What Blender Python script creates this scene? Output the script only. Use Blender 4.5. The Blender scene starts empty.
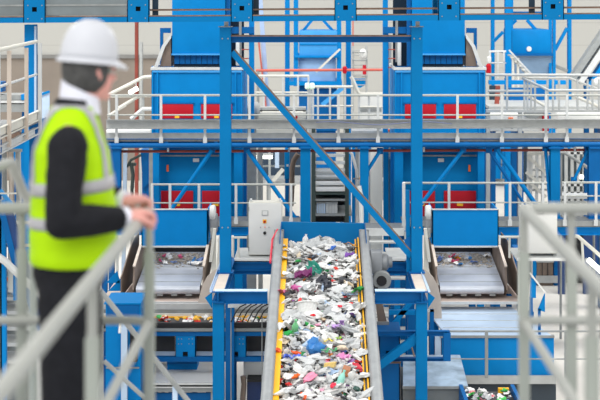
import bpy, bmesh, math, random
from mathutils import Vector, Matrix, noise
from mathutils.bvhtree import BVHTree
rnd = random.Random(7)
SC = bpy.context.scene
COL = SC.collection
F, CX, EYE = 1400.0, 320.0, 8.0          # focal length in pixels, vanishing point, eye height over the hall floor
def X(px, D): return (px - CX) * D / F
def Z(py, D): return EYE - py * D / F
def W(px, py, D): return Vector((X(px, D), D, Z(py, D)))

# ---------------------------------------------------------------- materials
def lin(c):
    return tuple((v/255/12.92) if v/255 <= .04045 else ((v/255+.055)/1.055)**2.4 for v in c) + (1.0,)
MATS = {}
def mat(name, rgb, rough=.5, metal=0.0, var=0.10, scale=3.0, bump=0.0, spec=.5):
    m = bpy.data.materials.new(name); m.use_nodes = True
    nt = m.node_tree; b = nt.nodes['Principled BSDF']
    c = lin(rgb)
    b.inputs['Roughness'].default_value = rough; b.inputs['Metallic'].default_value = metal
    b.inputs['Specular IOR Level'].default_value = spec
    tc = nt.nodes.new('ShaderNodeTexCoord'); nz = nt.nodes.new('ShaderNodeTexNoise')
    nz.inputs['Scale'].default_value = scale; nz.inputs['Detail'].default_value = 5
    nt.links.new(tc.outputs['Object'], nz.inputs['Vector'])
    rp = nt.nodes.new('ShaderNodeValToRGB')
    rp.color_ramp.elements[0].position = .3; rp.color_ramp.elements[1].position = .7
    rp.color_ramp.elements[0].color = tuple(v*(1-var) for v in c[:3])+(1,)
    rp.color_ramp.elements[1].color = tuple(min(1, v*(1+var)) for v in c[:3])+(1,)
    nt.links.new(nz.outputs['Fac'], rp.inputs['Fac']); nt.links.new(rp.outputs['Color'], b.inputs['Base Color'])
    if bump:
        bp = nt.nodes.new('ShaderNodeBump'); bp.inputs['Strength'].default_value = bump
        nt.links.new(nz.outputs['Fac'], bp.inputs['Height']); nt.links.new(bp.outputs['Normal'], b.inputs['Normal'])
    MATS[name] = m; return m
def emit(name, rgb, s):
    m = bpy.data.materials.new(name); m.use_nodes = True
    b = m.node_tree.nodes['Principled BSDF']
    b.inputs['Base Color'].default_value = lin(rgb); b.inputs['Emission Color'].default_value = lin(rgb)
    b.inputs['Emission Strength'].default_value = s
    MATS[name] = m; return m
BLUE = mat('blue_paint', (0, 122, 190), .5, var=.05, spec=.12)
BLUED = mat('dark_and_shade_blue', (0, 92, 156), .5, var=.08, spec=.16)  # dark paint for steelwork; in places it stands in for shade
BLUEP = mat('portal_and_shade_blue', (0, 112, 172), .5, var=.05, spec=.10)  # portal paint; on lower housing and hopper flank it stands in for shade
BLUEL = mat('light_blue_paint', (66, 152, 216), .45, var=.06, spec=.2)
PALE = mat('pale_blue_sheet', (186, 206, 228), .5, var=.06, spec=.2)
GALV = mat('galvanised_steel', (172, 175, 174), .5, .1, var=.10, scale=6)
GALVL = mat('light_galvanised_steel', (196, 199, 199), .5, .08, var=.08, scale=6)
GALVD = mat('dull_galvanised_steel', (138, 142, 142), .5, .1, var=.14, scale=5)
RAILP = mat('grey_rail_paint', (166, 169, 164), .45, var=.05, spec=.3)
POSTP = mat('grey_green_post_paint', (160, 166, 159), .5, var=.05, spec=.2)
STEEL = mat('worn_sheet_steel', (188, 194, 204), .38, .35, var=.14, scale=2)
BELT = mat('dark_rubber_belt', (62, 62, 64), .7, var=.2)
DARK = mat('black_rubber', (24, 25, 28), .7, var=.1)
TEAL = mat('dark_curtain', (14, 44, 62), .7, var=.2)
RUST = mat('rusty_dust', (120, 98, 84), .85, var=.25, scale=8)
RUSTR = mat('rust_red_pipe', (138, 62, 50), .7, var=.2)
RED = mat('red_panel', (178, 22, 40), .5, var=.04, spec=.2)
REDP = mat('red_pipe_paint', (196, 92, 78), .5, var=.08)
YEL = mat('yellow_paint', (248, 184, 28), .5, var=.08)
ORANGE = mat('orange_plastic', (240, 110, 40), .5)
WHITE = mat('white_enamel', (218, 219, 216), .45, var=.02, spec=.25)
CREAM = mat('cream_sheet', (206, 205, 196), .5, var=.04, spec=.25)
BEIGE = mat('beige_plate', (196, 184, 172), .65, var=.10)
PINKG = mat('dusty_pink_plate', (190, 172, 162), .7, var=.10)
BROWN = mat('dirty_wear_plate', (122, 108, 98), .7, .2, var=.2)
GREENP = mat('dark_green_post_paint', (52, 66, 62), .5)
MACHG = mat('cast_grey', (128, 132, 136), .5, .3, var=.2)
GLASSG = mat('grey_acrylic_pane', (110, 119, 122), .3, var=.25, scale=1.5)
LAMP = emit('lit_tube', (250, 255, 240), 3.0)

# ---------------------------------------------------------------- mesh builder
UP = Vector((0, 0, 1))
class MB:
    def __init__(s): s.v = []; s.f = []
    def add(s, vs, fs):
        n = len(s.v); s.v += [Vector(v) for v in vs]; s.f += [tuple(i+n for i in f) for f in fs]; return s
    def hexa(s, p):
        return s.add(p, [(0,3,2,1),(4,5,6,7),(0,1,5,4),(1,2,6,5),(2,3,7,6),(3,0,4,7)])
    def box(s, x0, x1, y0, y1, z0, z1):
        x0, x1 = sorted((x0, x1)); y0, y1 = sorted((y0, y1)); z0, z1 = sorted((z0, z1))
        return s.hexa([(x0,y0,z0),(x1,y0,z0),(x1,y1,z0),(x0,y1,z0),(x0,y0,z1),(x1,y0,z1),(x1,y1,z1),(x0,y1,z1)])
    def cbox(s, x0, x1, y0, y1, z0, z1, c=.02):          # box with chamfered vertical and horizontal edges
        x0, x1 = sorted((x0, x1)); y0, y1 = sorted((y0, y1)); z0, z1 = sorted((z0, z1))
        bm = bmesh.new()
        vs = [bm.verts.new(v) for v in [(x0,y0,z0),(x1,y0,z0),(x1,y1,z0),(x0,y1,z0),(x0,y0,z1),(x1,y0,z1),(x1,y1,z1),(x0,y1,z1)]]
        for f in [(0,3,2,1),(4,5,6,7),(0,1,5,4),(1,2,6,5),(2,3,7,6),(3,0,4,7)]: bm.faces.new([vs[i] for i in f])
        bmesh.ops.bevel(bm, geom=bm.edges[:], offset=c, segments=2, affect='EDGES', profile=.5)
        bm.verts.index_update()
        s.add([v.co.copy() for v in bm.verts], [[v.index for v in f.verts] for f in bm.faces]); bm.free(); return s
    def pbox(s, px0, px1, py0, py1, D, dep, c=0):         # box whose front face stands at distance D
        a = (X(px0, D), X(px1, D), D, D+dep, Z(py1, D), Z(py0, D))
        return s.cbox(*a, c) if c else s.box(*a)
    def frame(s, p, q, up=UP):
        d = (q-p).normalized()
        if abs(d.dot(up)) > .97: up = Vector((0, 1, 0))
        r = d.cross(up).normalized(); u = r.cross(d).normalized(); return d, r, u
    def bar(s, p, q, w, h, up=UP):
        p = Vector(p); q = Vector(q); d, r, u = s.frame(p, q, up)
        a, b = r*w/2, u*h/2
        return s.hexa([p-a-b, p+a-b, q+a-b, q-a-b, p-a+b, p+a+b, q+a+b, q-a+b])
    def prof(s, p, q, poly, up=UP):                       # extrude a 2-D outline (right, up) from p to q
        p = Vector(p); q = Vector(q); d, r, u = s.frame(p, q, up); n = len(poly)
        vs = [p+r*a+u*b for a, b in poly]+[q+r*a+u*b for a, b in poly]
        fs = [(i, (i+1) % n, n+(i+1) % n, n+i) for i in range(n)]+[tuple(range(n))[::-1], tuple(range(n, 2*n))]
        return s.add(vs, fs)
    def ibeam(s, p, q, w, h, t=None, up=UP):
        t = t or h*.09; a, b, c = w/2, h/2, max(.006, w*.045)
        return s.prof(p, q, [(-a,-b),(a,-b),(a,-b+t),(c,-b+t),(c,b-t),(a,b-t),(a,b),(-a,b),(-a,b-t),(-c,b-t),(-c,-b+t),(-a,-b+t)], up)
    def channel(s, p, q, w, h, t=.012, up=UP):
        a, b = w/2, h/2
        return s.prof(p, q, [(-a,-b),(a,-b),(a,-b+t),(-a+t,-b+t),(-a+t,b-t),(a,b-t),(a,b),(-a,b)], up)
    def angle(s, p, q, w, h, t=.01, up=UP):
        return s.prof(p, q, [(-w/2,-h/2),(w/2,-h/2),(w/2,-h/2+t),(-w/2+t,-h/2+t),(-w/2+t,h/2),(-w/2,h/2)], up)
    def tube(s, p, q, r, n=10, r2=None):
        r2 = r if r2 is None else r2
        p = Vector(p); q = Vector(q); d, a, b = s.frame(p, q)
        vs = []
        for c, rr in ((p, r), (q, r2)):
            vs += [c+a*rr*math.cos(2*math.pi*i/n)+b*rr*math.sin(2*math.pi*i/n) for i in range(n)]
        return s.add(vs, [(i, (i+1) % n, n+(i+1) % n, n+i) for i in range(n)]+[tuple(range(n))[::-1], tuple(range(n, 2*n))])
    def pipe(s, pts, r, n=10):                            # bent tube, mitred
        pts = [Vector(p) for p in pts]; rings = []; prev = None
        for i, p in enumerate(pts):
            d0 = (p-pts[i-1]).normalized() if i else (pts[1]-p).normalized()
            d1 = (pts[i+1]-p).normalized() if i < len(pts)-1 else d0
            d = (d0+d1).normalized() if (d0+d1).length > 1e-6 else d0
            if prev is None:
                up = UP if abs(d.z) < .9 else Vector((0, 1, 0)); a = d.cross(up).normalized()
            else: a = (prev-d*prev.dot(d)).normalized()
            prev = a; b = d.cross(a)
            rings.append([p+a*r*math.cos(2*math.pi*k/n)+b*r*math.sin(2*math.pi*k/n) for k in range(n)])
        vs = [v for rg in rings for v in rg]; fs = []
        for j in range(len(rings)-1):
            fs += [(j*n+i, j*n+(i+1) % n, (j+1)*n+(i+1) % n, (j+1)*n+i) for i in range(n)]
        fs += [tuple(range(n))[::-1], tuple(range((len(rings)-1)*n, len(rings)*n))]
        return s.add(vs, fs)
    def prism(s, pts, vec):                               # polygon of 3-D points pushed along vec
        pts = [Vector(p) for p in pts]; vec = Vector(vec); n = len(pts)
        return s.add(pts+[p+vec for p in pts], [(i, (i+1) % n, n+(i+1) % n, n+i) for i in range(n)]+[tuple(range(n))[::-1], tuple(range(n, 2*n))])
    def lathe(s, c, prof, n=16, axis='z'):
        c = Vector(c); vs = []
        for r, h in prof:
            for i in range(n):
                t = 2*math.pi*i/n; a, b = r*math.cos(t), r*math.sin(t)
                vs.append(c+Vector({'z': (a, b, h), 'y': (a, h, b), 'x': (h, a, b)}[axis]))
        m = len(prof); fs = [(j*n+i, j*n+(i+1) % n, (j+1)*n+(i+1) % n, (j+1)*n+i) for j in range(m-1) for i in range(n)]
        return s.add(vs, fs+[tuple(range(n))[::-1], tuple(range((m-1)*n, m*n))])
    def ball(s, c, rx, ry=None, rz=None, n=12):
        ry = rx if ry is None else ry; rz = rx if rz is None else rz; c = Vector(c); vs = []; m = n//2+1
        for j in range(m):
            ph = math.pi*j/(m-1)*.998+.003
            for i in range(n):
                t = 2*math.pi*i/n
                vs.append(c+Vector((rx*math.sin(ph)*math.cos(t), ry*math.sin(ph)*math.sin(t), rz*math.cos(ph))))
        return s.add(vs, [(j*n+i, (j+1)*n+i, (j+1)*n+(i+1) % n, j*n+(i+1) % n) for j in range(m-1) for i in range(n)]+[tuple(range(n)), tuple(range((m-1)*n, m*n))[::-1]])
    def build(s, name, material, parent=None, smooth=True, origin=None):
        vs = s.v
        if parent is not None: off = wloc(parent)
        else:
            if origin is None:
                lo = [min(v[i] for v in vs) for i in range(3)]; hi = [max(v[i] for v in vs) for i in range(3)]
                origin = ((lo[0]+hi[0])/2, (lo[1]+hi[1])/2, lo[2])
            off = Vector(origin)
        me = bpy.data.meshes.new(name); me.from_pydata([tuple(v-off) for v in vs], [], s.f)
        bm = bmesh.new(); bm.from_mesh(me); bmesh.ops.recalc_face_normals(bm, faces=bm.faces[:]); bm.to_mesh(me); bm.free()
        if smooth:
            me.polygons.foreach_set('use_smooth', [True]*len(me.polygons)); me.set_sharp_from_angle(angle=math.radians(38))
        me.materials.append(material)
        o = bpy.data.objects.new(name, me); COL.objects.link(o)
        if parent is not None: o.parent = parent
        else: o.location = off
        return o
def wloc(o):
    v = Vector((0, 0, 0))
    while o is not None: v += o.location; o = o.parent
    return v
def tag(o, label, cat, group=None, kind=None):
    o['label'] = label; o['category'] = cat
    if group: o['group'] = group
    if kind: o['kind'] = kind
    return o
def thing(name, label, cat, loc, group=None):
    o = bpy.data.objects.new(name, None); COL.objects.link(o); o.location = loc; o.empty_display_size = .2
    return tag(o, label, cat, group)
def one(mb, name, m, label, cat, group=None):
    return tag(mb.build(name, m), label, cat, group)
def dup(root, loc, label=None):
    def cp(o, par):
        c = o.copy(); COL.objects.link(c); c.parent = par
        for ch in list(o.children): cp(ch, c)
        return c
    r = cp(root, None); r.location = loc
    if label: r['label'] = label
    return r
def bolts(t, pts, r=.014, m=None, axis='y'):
    for p in pts: MB().lathe(p, [(r, 0), (r, -.012)], 6, axis).build('bolt', m or GALVD, t)

# ---------------------------------------------------------------- the hall
def split_wall():
    m = bpy.data.materials.new('hall_wall'); m.use_nodes = True; nt = m.node_tree; b = nt.nodes['Principled BSDF']
    b.inputs['Roughness'].default_value = .8
    tc = nt.nodes.new('ShaderNodeTexCoord'); sp = nt.nodes.new('ShaderNodeSeparateXYZ'); nt.links.new(tc.outputs['Object'], sp.inputs[0])
    nz = nt.nodes.new('ShaderNodeTexNoise'); nz.inputs['Scale'].default_value = .5; nz.inputs['Detail'].default_value = 6
    nt.links.new(tc.outputs['Object'], nz.inputs['Vector'])
    def ramp(src, els):
        r = nt.nodes.new('ShaderNodeValToRGB'); r.color_ramp.interpolation = 'LINEAR'
        while len(r.color_ramp.elements) < len(els): r.color_ramp.elements.new(.5)
        for e, (p, c) in zip(r.color_ramp.elements, els): e.position = p; e.color = lin(c)
        nt.links.new(src, r.inputs[0]); return r.outputs[0]
    con = ramp(nz.outputs['Fac'], [(.3, (128, 119, 110)), (.7, (146, 136, 126))])
    # cladding: horizontal panels with fine joints
    wv = nt.nodes.new('ShaderNodeMath'); wv.operation = 'FRACT'; dv = nt.nodes.new('ShaderNodeMath'); dv.operation = 'DIVIDE'; dv.inputs[1].default_value = 1.0
    nt.links.new(sp.outputs['Z'], dv.inputs[0]); nt.links.new(dv.outputs[0], wv.inputs[0])
    cl = ramp(wv.outputs[0], [(0, (168, 168, 164)), (.02, (184, 184, 179)), (.97, (184, 184, 179)), (1, (168, 168, 164))])
    dz = nt.nodes.new('ShaderNodeMath'); dz.operation = 'FRACT'; nt.links.new(dv.outputs[0], dz.inputs[0])
    mp = nt.nodes.new('ShaderNodeMath'); mp.operation = 'GREATER_THAN'; mp.inputs[1].default_value = 5.55; nt.links.new(sp.outputs['Z'], mp.inputs[0])
    mx = nt.nodes.new('ShaderNodeMix'); mx.data_type = 'RGBA'
    gx = nt.nodes.new('ShaderNodeMath'); gx.operation = 'GREATER_THAN'; gx.inputs[1].default_value = -6.5; nt.links.new(sp.outputs['X'], gx.inputs[0])
    mm = nt.nodes.new('ShaderNodeMath'); mm.operation = 'MAXIMUM'; nt.links.new(mp.outputs[0], mm.inputs[0]); nt.links.new(gx.outputs[0], mm.inputs[1])
    nt.links.new(mm.outputs[0], mx.inputs[0]); nt.links.new(con, mx.inputs[6]); nt.links.new(cl, mx.inputs[7])
    nt.links.new(mx.outputs[2], b.inputs['Base Color'])
    return m
FLOORM = mat('concrete_floor', (220, 217, 210), .65, var=.06, scale=.6, spec=.2)
o = MB().box(-34, 34, 2, 63, -.2, 0).build('floor', FLOORM); o['kind'] = 'structure'
o = MB().box(-34, 34, 62, 62.3, 0, 20).build('wall_back', split_wall(), origin=(0, 62, 0)); o['kind'] = 'structure'
o = MB().box(-34, -6.5, 61.88, 62, 5.42, 5.58).build('trim_1', mat('flashing_strip', (128, 128, 126), .6)); o['kind'] = 'structure'
# ---------------------------------------------------------------- visitor platform in front: decks, rails
FZ = 6.02                                   # platform floor
RZ, KZ = 7.123, 6.65                        # top rail and knee rail centres
XL, XR, DC = -.715, .855, 5.9
GRATE = mat('open_grating', (120, 124, 126), .5, .4, var=.2, scale=20)
def deck(name_label, x0, x1, xs):
    t = thing('platform_deck', name_label, 'platform', ((x0+x1)/2, 4.2, 0))
    b = MB()
    n = int((x1-x0)/.12)
    for i in range(n+1): b.bar((x0+(x1-x0)*i/n, 2.2, FZ-.02), (x0+(x1-x0)*i/n, 5.98, FZ-.02), .012, .04)
    for j in range(30): b.bar((x0, 2.2+3.78*j/29, FZ-.015), (x1, 2.2+3.78*j/29, FZ-.015), .03, .03)
    b.build('grating', GRATE, t)
    for y in (5.99, 2.2): MB().channel((x0, y, FZ-.12), (x1, y, FZ-.12), .07, .2).build('edge_beam', BLUE, t)
    for x in (x0+.05, x1-.05): MB().channel((x, 2.2, FZ-.12), (x, 5.98, FZ-.12), .07, .2).build('side_beam', BLUE, t)
    for x in xs:
        for y in (2.3, 5.9): MB().ibeam((x, y, 0), (x, y, FZ-.22), .14, .14).build('leg', BLUE, t)
deck('visitor platform deck under the man on the left', -2.6, XL+.05, (-2.5, XL))
deck('empty platform deck behind the right guard rail', XR-.05, 2.9, (XR, 2.8))
def guard(label, xc, sgn, far, horiz_posts):
    """bent tube rail: along the far edge, then around the corner and back towards the viewer"""
    t = thing('guard_rail', label, 'railing', (xc, DC, FZ))
    for nm, z, r in (('top_rail', RZ, .0245), ('knee_rail', KZ, .019)):
        c = .07
        pts = [(xc+sgn*far, DC, z), (xc+sgn*c, DC, z), (xc+sgn*c*.3, DC-c*.3, z), (xc, DC-c, z), (xc, 2.35, z)]
        MB().pipe(pts, r, 16).build(nm, RAILP, t)
    def post(x, y):
        p = MB().cbox(x-.0225, x+.0225, y-.02, y+.02, FZ, 6.945, .010).build('post', POSTP, t)
        MB().tube((x, y, 6.90), (x, y, RZ-.01), .017, 12).build('spigot', RAILP, p)
        MB().cbox(x-.06, x+.06, y-.05, y+.05, FZ, FZ+.012, .003).build('foot_plate', GALVD, p)
        MB().lathe((x+sgn*-.0, y-.02, 6.65), [(.03, 0), (.03, -.008)], 14, 'y').build('rail_clamp', RAILP, p)
    post(xc+sgn*.0, DC-.035); post(xc, 4.40); post(xc, 2.75)
    for d in horiz_posts: post(xc+sgn*d, DC+.03)
guard('grey tube guard rail the man is leaning on', XL, -1, 1.85, (.547, 1.75))
guard('blurred grey guard rail in the right foreground', XR, 1, 1.9, (.21, 1.2))
# the square-ended second rail of the left landing, far left edge of the picture
def second_rail():
    t = thing('guard_rail', 'short round ended guard rail at the left edge above the long rail', 'railing', (-1.36, 5.6, FZ))
    z0 = Z(166, 6.3)
    a = Vector((X(-34, 5.2), 5.2, Z(181, 5.2))); b = W(8, 163, 6.05); c = W(14, 170, 6.2); d = W(33, 214, 6.9)
    MB().pipe([a, b, (b+c)/2+Vector((.006, 0, .012)), c, d, d+(d-c).normalized()*.5], .022, 14).build('top_rail', RAILP, t)
    MB().tube((X(-20, 5.5), 5.5, FZ), (X(-20, 5.5), 5.5, Z(174, 5.5)), .02).build('post', POSTP, t)
    MB().tube((d.x, d.y, Z(214, 6.9)), (d.x, d.y, 5.2), .02).build('post', POSTP, t)
second_rail()

# ---------------------------------------------------------------- the man
SKIN = mat('skin', (220, 158, 148), .55, var=.06, scale=12)
SUIT = mat('black_suit_cloth', (30, 31, 36), .85, var=.15, scale=30, spec=.2)
VEST = mat('hi_vis_yellow', (178, 226, 0), .65, var=.04, scale=6, spec=.2)
BAND = mat('reflective_grey_band', (176, 176, 180), .4, var=.05, scale=20)
SHIRT = mat('white_shirt', (226, 228, 240), .7, var=.03)
HAIRM = mat('grey_hair', (74, 74, 74), .8, var=.3, scale=40)
HATM = mat('white_hard_hat', (204, 207, 214), .4, var=.01, spec=.25)
HARN = mat('pale_green_headband', (128, 148, 138), .6, var=.1)
SHOE = mat('black_leather', (20, 20, 22), .4)
MX, MY, TH = -.985, 5.57, math.radians(4)
MROT = Matrix.Translation((MX, MY, FZ)) @ Matrix.Rotation(TH, 4, 'Z')
class Body(MB):
    def chain(s, pts, n=14):                 # tapered limb: sphere at each joint, cone between
        for (p, r) in pts: s.ball(p, r, n=n)
        for (p, r), (q, r2) in zip(pts, pts[1:]): s.tube(p, q, r, n, r2)
        return s
    def loft(s, rings, n=28, e=2.4):         # rings: (cx, cy, z, half depth, half width)
        vs = []
        for cx, cy, z, a, b in rings:
            for i in range(n):
                t = 2*math.pi*i/n; c, q = math.cos(t), math.sin(t)
                vs.append((cx+a*math.copysign(abs(c)**(2/e), c), cy+b*math.copysign(abs(q)**(2/e), q), z))
        m = len(rings); fs = [(j*n+i, j*n+(i+1) % n, (j+1)*n+(i+1) % n, (j+1)*n+i) for j in range(m-1) for i in range(n)]
        return s.add(vs, fs+[tuple(range(n))[::-1], tuple(range((m-1)*n, m*n))])
    def remesh(s, name, m, parent, voxel, smooth, wrinkle=0):
        me = bpy.data.meshes.new('tmp'); me.from_pydata([tuple(v) for v in s.v], [], s.f)
        bm = bmesh.new(); bm.from_mesh(me); bmesh.ops.recalc_face_normals(bm, faces=bm.faces[:]); bm.to_mesh(me); bm.free()
        o = bpy.data.objects.new('tmp', me); COL.objects.link(o)
        r = o.modifiers.new('r', 'REMESH'); r.mode = 'VOXEL'; r.voxel_size = voxel
        q = o.modifiers.new('s', 'SMOOTH'); q.iterations = smooth; q.factor = .5
        dg = bpy.context.evaluated_depsgraph_get(); dg.update()
        out = bpy.data.meshes.new_from_object(o.evaluated_get(dg)); bpy.data.objects.remove(o)
        if wrinkle:
            for v in out.vertices:
                k = noise.noise(Vector((v.co.x*9, v.co.y*9, v.co.z*22)))
                v.co += v.normal*k*wrinkle
        out.polygons.foreach_set('use_smooth', [True]*len(out.polygons))
        out.materials.clear(); out.materials.append(m); out.name = name
        local = out.copy() if False else None
        bvh = BVHTree.FromPolygons([v.co.copy() for v in out.vertices], [tuple(p.vertices) for p in out.polygons])
        ob = bpy.data.objects.new(name, out); COL.objects.link(ob); ob.parent = parent
        return ob, bvh
    def plain(s, name, m, parent):
        me = bpy.data.meshes.new(name); me.from_pydata([tuple(v) for v in s.v], [], s.f)
        bm = bmesh.new(); bm.from_mesh(me); bmesh.ops.recalc_face_normals(bm, faces=bm.faces[:]); bm.to_mesh(me); bm.free()
        me.polygons.foreach_set('use_smooth', [True]*len(me.polygons)); me.set_sharp_from_angle(angle=math.radians(50)); me.materials.append(m)
        ob = bpy.data.objects.new(name, me); COL.objects.link(ob); ob.parent = parent; return ob
man = thing('person', 'person in white hard hat and yellow hi-vis vest leaning on the guard rail', 'person', (MX, MY, FZ))
man.rotation_euler = (0, 0, TH)
V = Vector
HC = V((.066, .01, 1.692)); HR = Matrix.Rotation(math.radians(34), 3, 'Z') @ Matrix.Rotation(math.radians(6), 3, 'Y')
def hd(x, y, z): return HC + HR @ V((x, y, z))          # head space: x to the face, z up
SHR, ELR, WRR = V((.004, -.205, 1.415)), V((-.010, -.290, 1.140)), V((.212, -.120, 1.128))
SHL, ELL, WRL = V((.0, .195, 1.455)), V((-.03, .262, 1.190)), V((.190, .150, 1.158))
def hand(B, wrist, d, nrm, thumb_side):
    """palm and five bent fingers; d = along the hand, nrm = out of the back of the hand"""
    d = d.normalized(); s = d.cross(nrm).normalized()*thumb_side; nrm = s.cross(d).normalized()*thumb_side
    if nrm.z < 0: nrm = -nrm
    g = .95
    for k in (-1.1, -.35, .4, 1.1):
        B.chain([(wrist+s*k*.014, .022), (wrist+d*.045*g+s*k*.023, .0195), (wrist+d*.088*g+s*k*.026, .0160)], 10)
    for k, L in ((-1.15, .064), (-.38, .078), (.38, .084), (1.15, .074)):
        base = wrist+d*.088*g+s*k*.0275; p1 = base+(d*.85-nrm*.45).normalized()*L*.44
        p2 = p1+(d*.05-nrm).normalized()*L*.36; p3 = p2+(-d*.7-nrm*.6).normalized()*L*.32
        B.chain([(base, .0132), (p1, .0122), (p2, .0110), (p3, .0095)], 10)
    b = wrist+d*.022*g+s*.030; t1 = b+(d*.55+s*.7-nrm*.25).normalized()*.046; t2 = t1+(d*.75+s*.05-nrm*.6).normalized()*.035; t3 = t2+(d*.5-s*.3-nrm*.8).normalized()*.024
    B.chain([(b, .0185), (t1, .0140), (t2, .0128), (t3, .0100)], 10)
B = Body()
# head
B.ball(hd(-.012, 0, .040), .098, .077, .088, 20); B.ball(hd(.015, 0, -.020), .080, .068, .095, 20)
B.ball(hd(.052, 0, -.070), .042, .046, .038, 16); B.ball(hd(.03, 0, -.055), .058, .060, .052, 16)
B.chain([(hd(.092, 0, .018), .010), (hd(.112, 0, -.014), .013)], 10); B.ball(hd(.104, .012, -.018), .010); B.ball(hd(.104, -.012, -.018), .010)
B.ball(hd(.084, .03, .022), .018, .024, .010, 10); B.ball(hd(.084, -.03, .022), .018, .024, .010, 10)
for sy in (1, -1):
    B.ball(hd(.070, sy*.042, -.018), .022, .020, .018, 10)
    B.ball(hd(-.004, sy*.074, -.008), .020, .010, .032, 12); B.ball(hd(-.012, sy*.082, .004), .014, .008, .022, 10)
B.ball(hd(.088, 0, -.048), .013, .024, .007, 10); B.ball(hd(.086, 0, -.060), .012, .021, .007, 10); B.ball(hd(.082, 0, -.090), .022, .022, .018, 10)
B.chain([(V((.012, 0, 1.46)), .066), (V((.030, .003, 1.54)), .060), (hd(-.012, 0, -.05), .058)])
# trunk, arms, hands, legs
B.loft([(0, 0, .86, .10, .15), (0, 0, .98, .112, .165), (.005, 0, 1.10, .105, .155), (.0, 0, 1.28, .112, .168), (-.004, 0, 1.40, .10, .170), (.0, 0, 1.47, .065, .12), (.01, 0, 1.50, .05, .06)])
for S, E, Wr in ((SHR, ELR, WRR), (SHL, ELL, WRL)):
    B.chain([(V((0, S.y*.5, 1.455)), .06), (S, .056), ((S+E)/2, .047), (E, .040), (E*.6+Wr*.4, .041), (Wr, .028)])
hand(B, WRR, V((.100, .070, .022)), V((0, 0, 1)), 1)
hand(B, WRL, V((.100, .070, .004)), V((0, 0, 1)), -1)
LEGS = []
for sy in (1, -1):
    hp, kn, an = V((0, sy*.09, .90)), V((.03, sy*.105, .50)), V((-.02, sy*.11, .09))
    LEGS.append((hp, kn, an)); B.chain([(hp, .085), (hp*.5+kn*.5, .070), (kn, .052), (kn*.6+an*.4, .053), (an, .036)])
    B.chain([(an+V((-.03, 0, -.045)), .034), (an+V((.08, 0, -.05)), .034), (an+V((.16, sy*.01, -.06)), .026)])
B.remesh('body', SKIN, man, .0042, 3)
for sy in (1, -1):
    e = Body().ball(hd(.0805, sy*.031, .006), .0125, n=12).plain('eye', WHITE, man)
    Body().ball(hd(.0918, sy*.031, .006), .0035, .006, .006, 10).plain('iris', DARK, e)
Body().ball(hd(.0985, 0, -.054), .006, .022, .009, 12).plain('lips', mat('lips', (188, 118, 110), .5), man)
# hair: shell on the back and sides of the skull below the helmet
H = Body(); n = 26; rings = []
for z, k in ((.062, 1.02), (.030, 1.04), (.0, 1.04), (-.03, 1.03), (-.055, .97), (-.078, .86)):
    rings.append((z, k))
vs = []
for z, k in rings:
    for i in range(n):
        t = math.radians(62+236*i/(n-1)); q = math.sqrt(max(.15, 1-((z-.02)/.14)**2))
        vs.append(hd(-.008+.101*k*q*math.cos(t), .0815*k*q*math.sin(t), z))
H.add(vs, [(j*n+i, j*n+i+1, (j+1)*n+i+1, (j+1)*n+i) for j in range(5) for i in range(n-1)])
ho = H.plain('hair', HAIRM, man); so = ho.modifiers.new('solid', 'SOLIDIFY'); so.thickness = .010; so.offset = 0
# hard hat: dome, ridge, brim with peak, inner headband
K = Body(); n = 40; vs = []
def rim(t, grow=0): return (.119+grow)*math.cos(t), (.104+grow)*math.sin(t)
prof = [(1.0, .0), (.985, .032), (.94, .070), (.85, .105), (.70, .132), (.48, .152), (.24, .161), (.02, .164)]
HZ = .044; TILT = Matrix.Rotation(math.radians(0), 3, 'Y')
for k, h in prof:
    for i in range(n):
        t = 2*math.pi*i/n; a, b = rim(t); vs.append(hd(*(TILT @ V((a*k-.008, b*k, HZ+h)))))
K.add(vs, [(j*n+i, j*n+(i+1) % n, (j+1)*n+(i+1) % n, (j+1)*n+i) for j in range(7) for i in range(n)]+[tuple(range(7*n, 8*n))])
hat = K.plain('hard_hat', HATM, man); sm = hat.modifiers.new('solid', 'SOLIDIFY'); sm.thickness = .004
BR = Body(); vs = []
for k in range(5):
    for i in range(n):
        t = 2*math.pi*i/n; pk = max(0, math.cos(t))**2.2
        if k == 0: a, b = rim(t, -.006); z = .003
        elif k == 1: a, b = rim(t, .004); z = .010
        elif k == 2: a, b = rim(t, .010+.034*pk); z = .0-.012*pk
        elif k == 3: a, b = rim(t, .012+.036*pk); z = -.010-.014*pk
        else: a, b = rim(t, -.006); z = -.006
        vs.append(hd(a-.008, b, HZ+z))
BR.add(vs, [(j*n+i, j*n+(i+1) % n, ((j+1) % 5)*n+(i+1) % n, ((j+1) % 5)*n+i) for j in range(5) for i in range(n)]).plain('brim', HATM, hat)
RG = Body()
for dy in (-.022, 0, .022):
    RG.pipe([hd(.100*math.cos(a)-.008, dy, HZ+.012+.151*math.sin(a)) for a in [math.pi*(.12+.76*q/14) for q in range(15)]], .006, 8)
RG.plain('ridge', HATM, hat)
HB = Body(); vs = []
for k, (g, z) in enumerate([(-.022, .03), (-.016, .03), (-.018, -.022), (-.026, -.022)]):
    for i in range(n): a, b = rim(2*math.pi*i/n, g); vs.append(hd(a-.012, b, HZ-.022+z))
HB.add(vs, [(j*n+i, j*n+(i+1) % n, ((j+1) % 4)*n+(i+1) % n, ((j+1) % 4)*n+i) for j in range(4) for i in range(n)]).plain('headband', HARN, hat)
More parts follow.
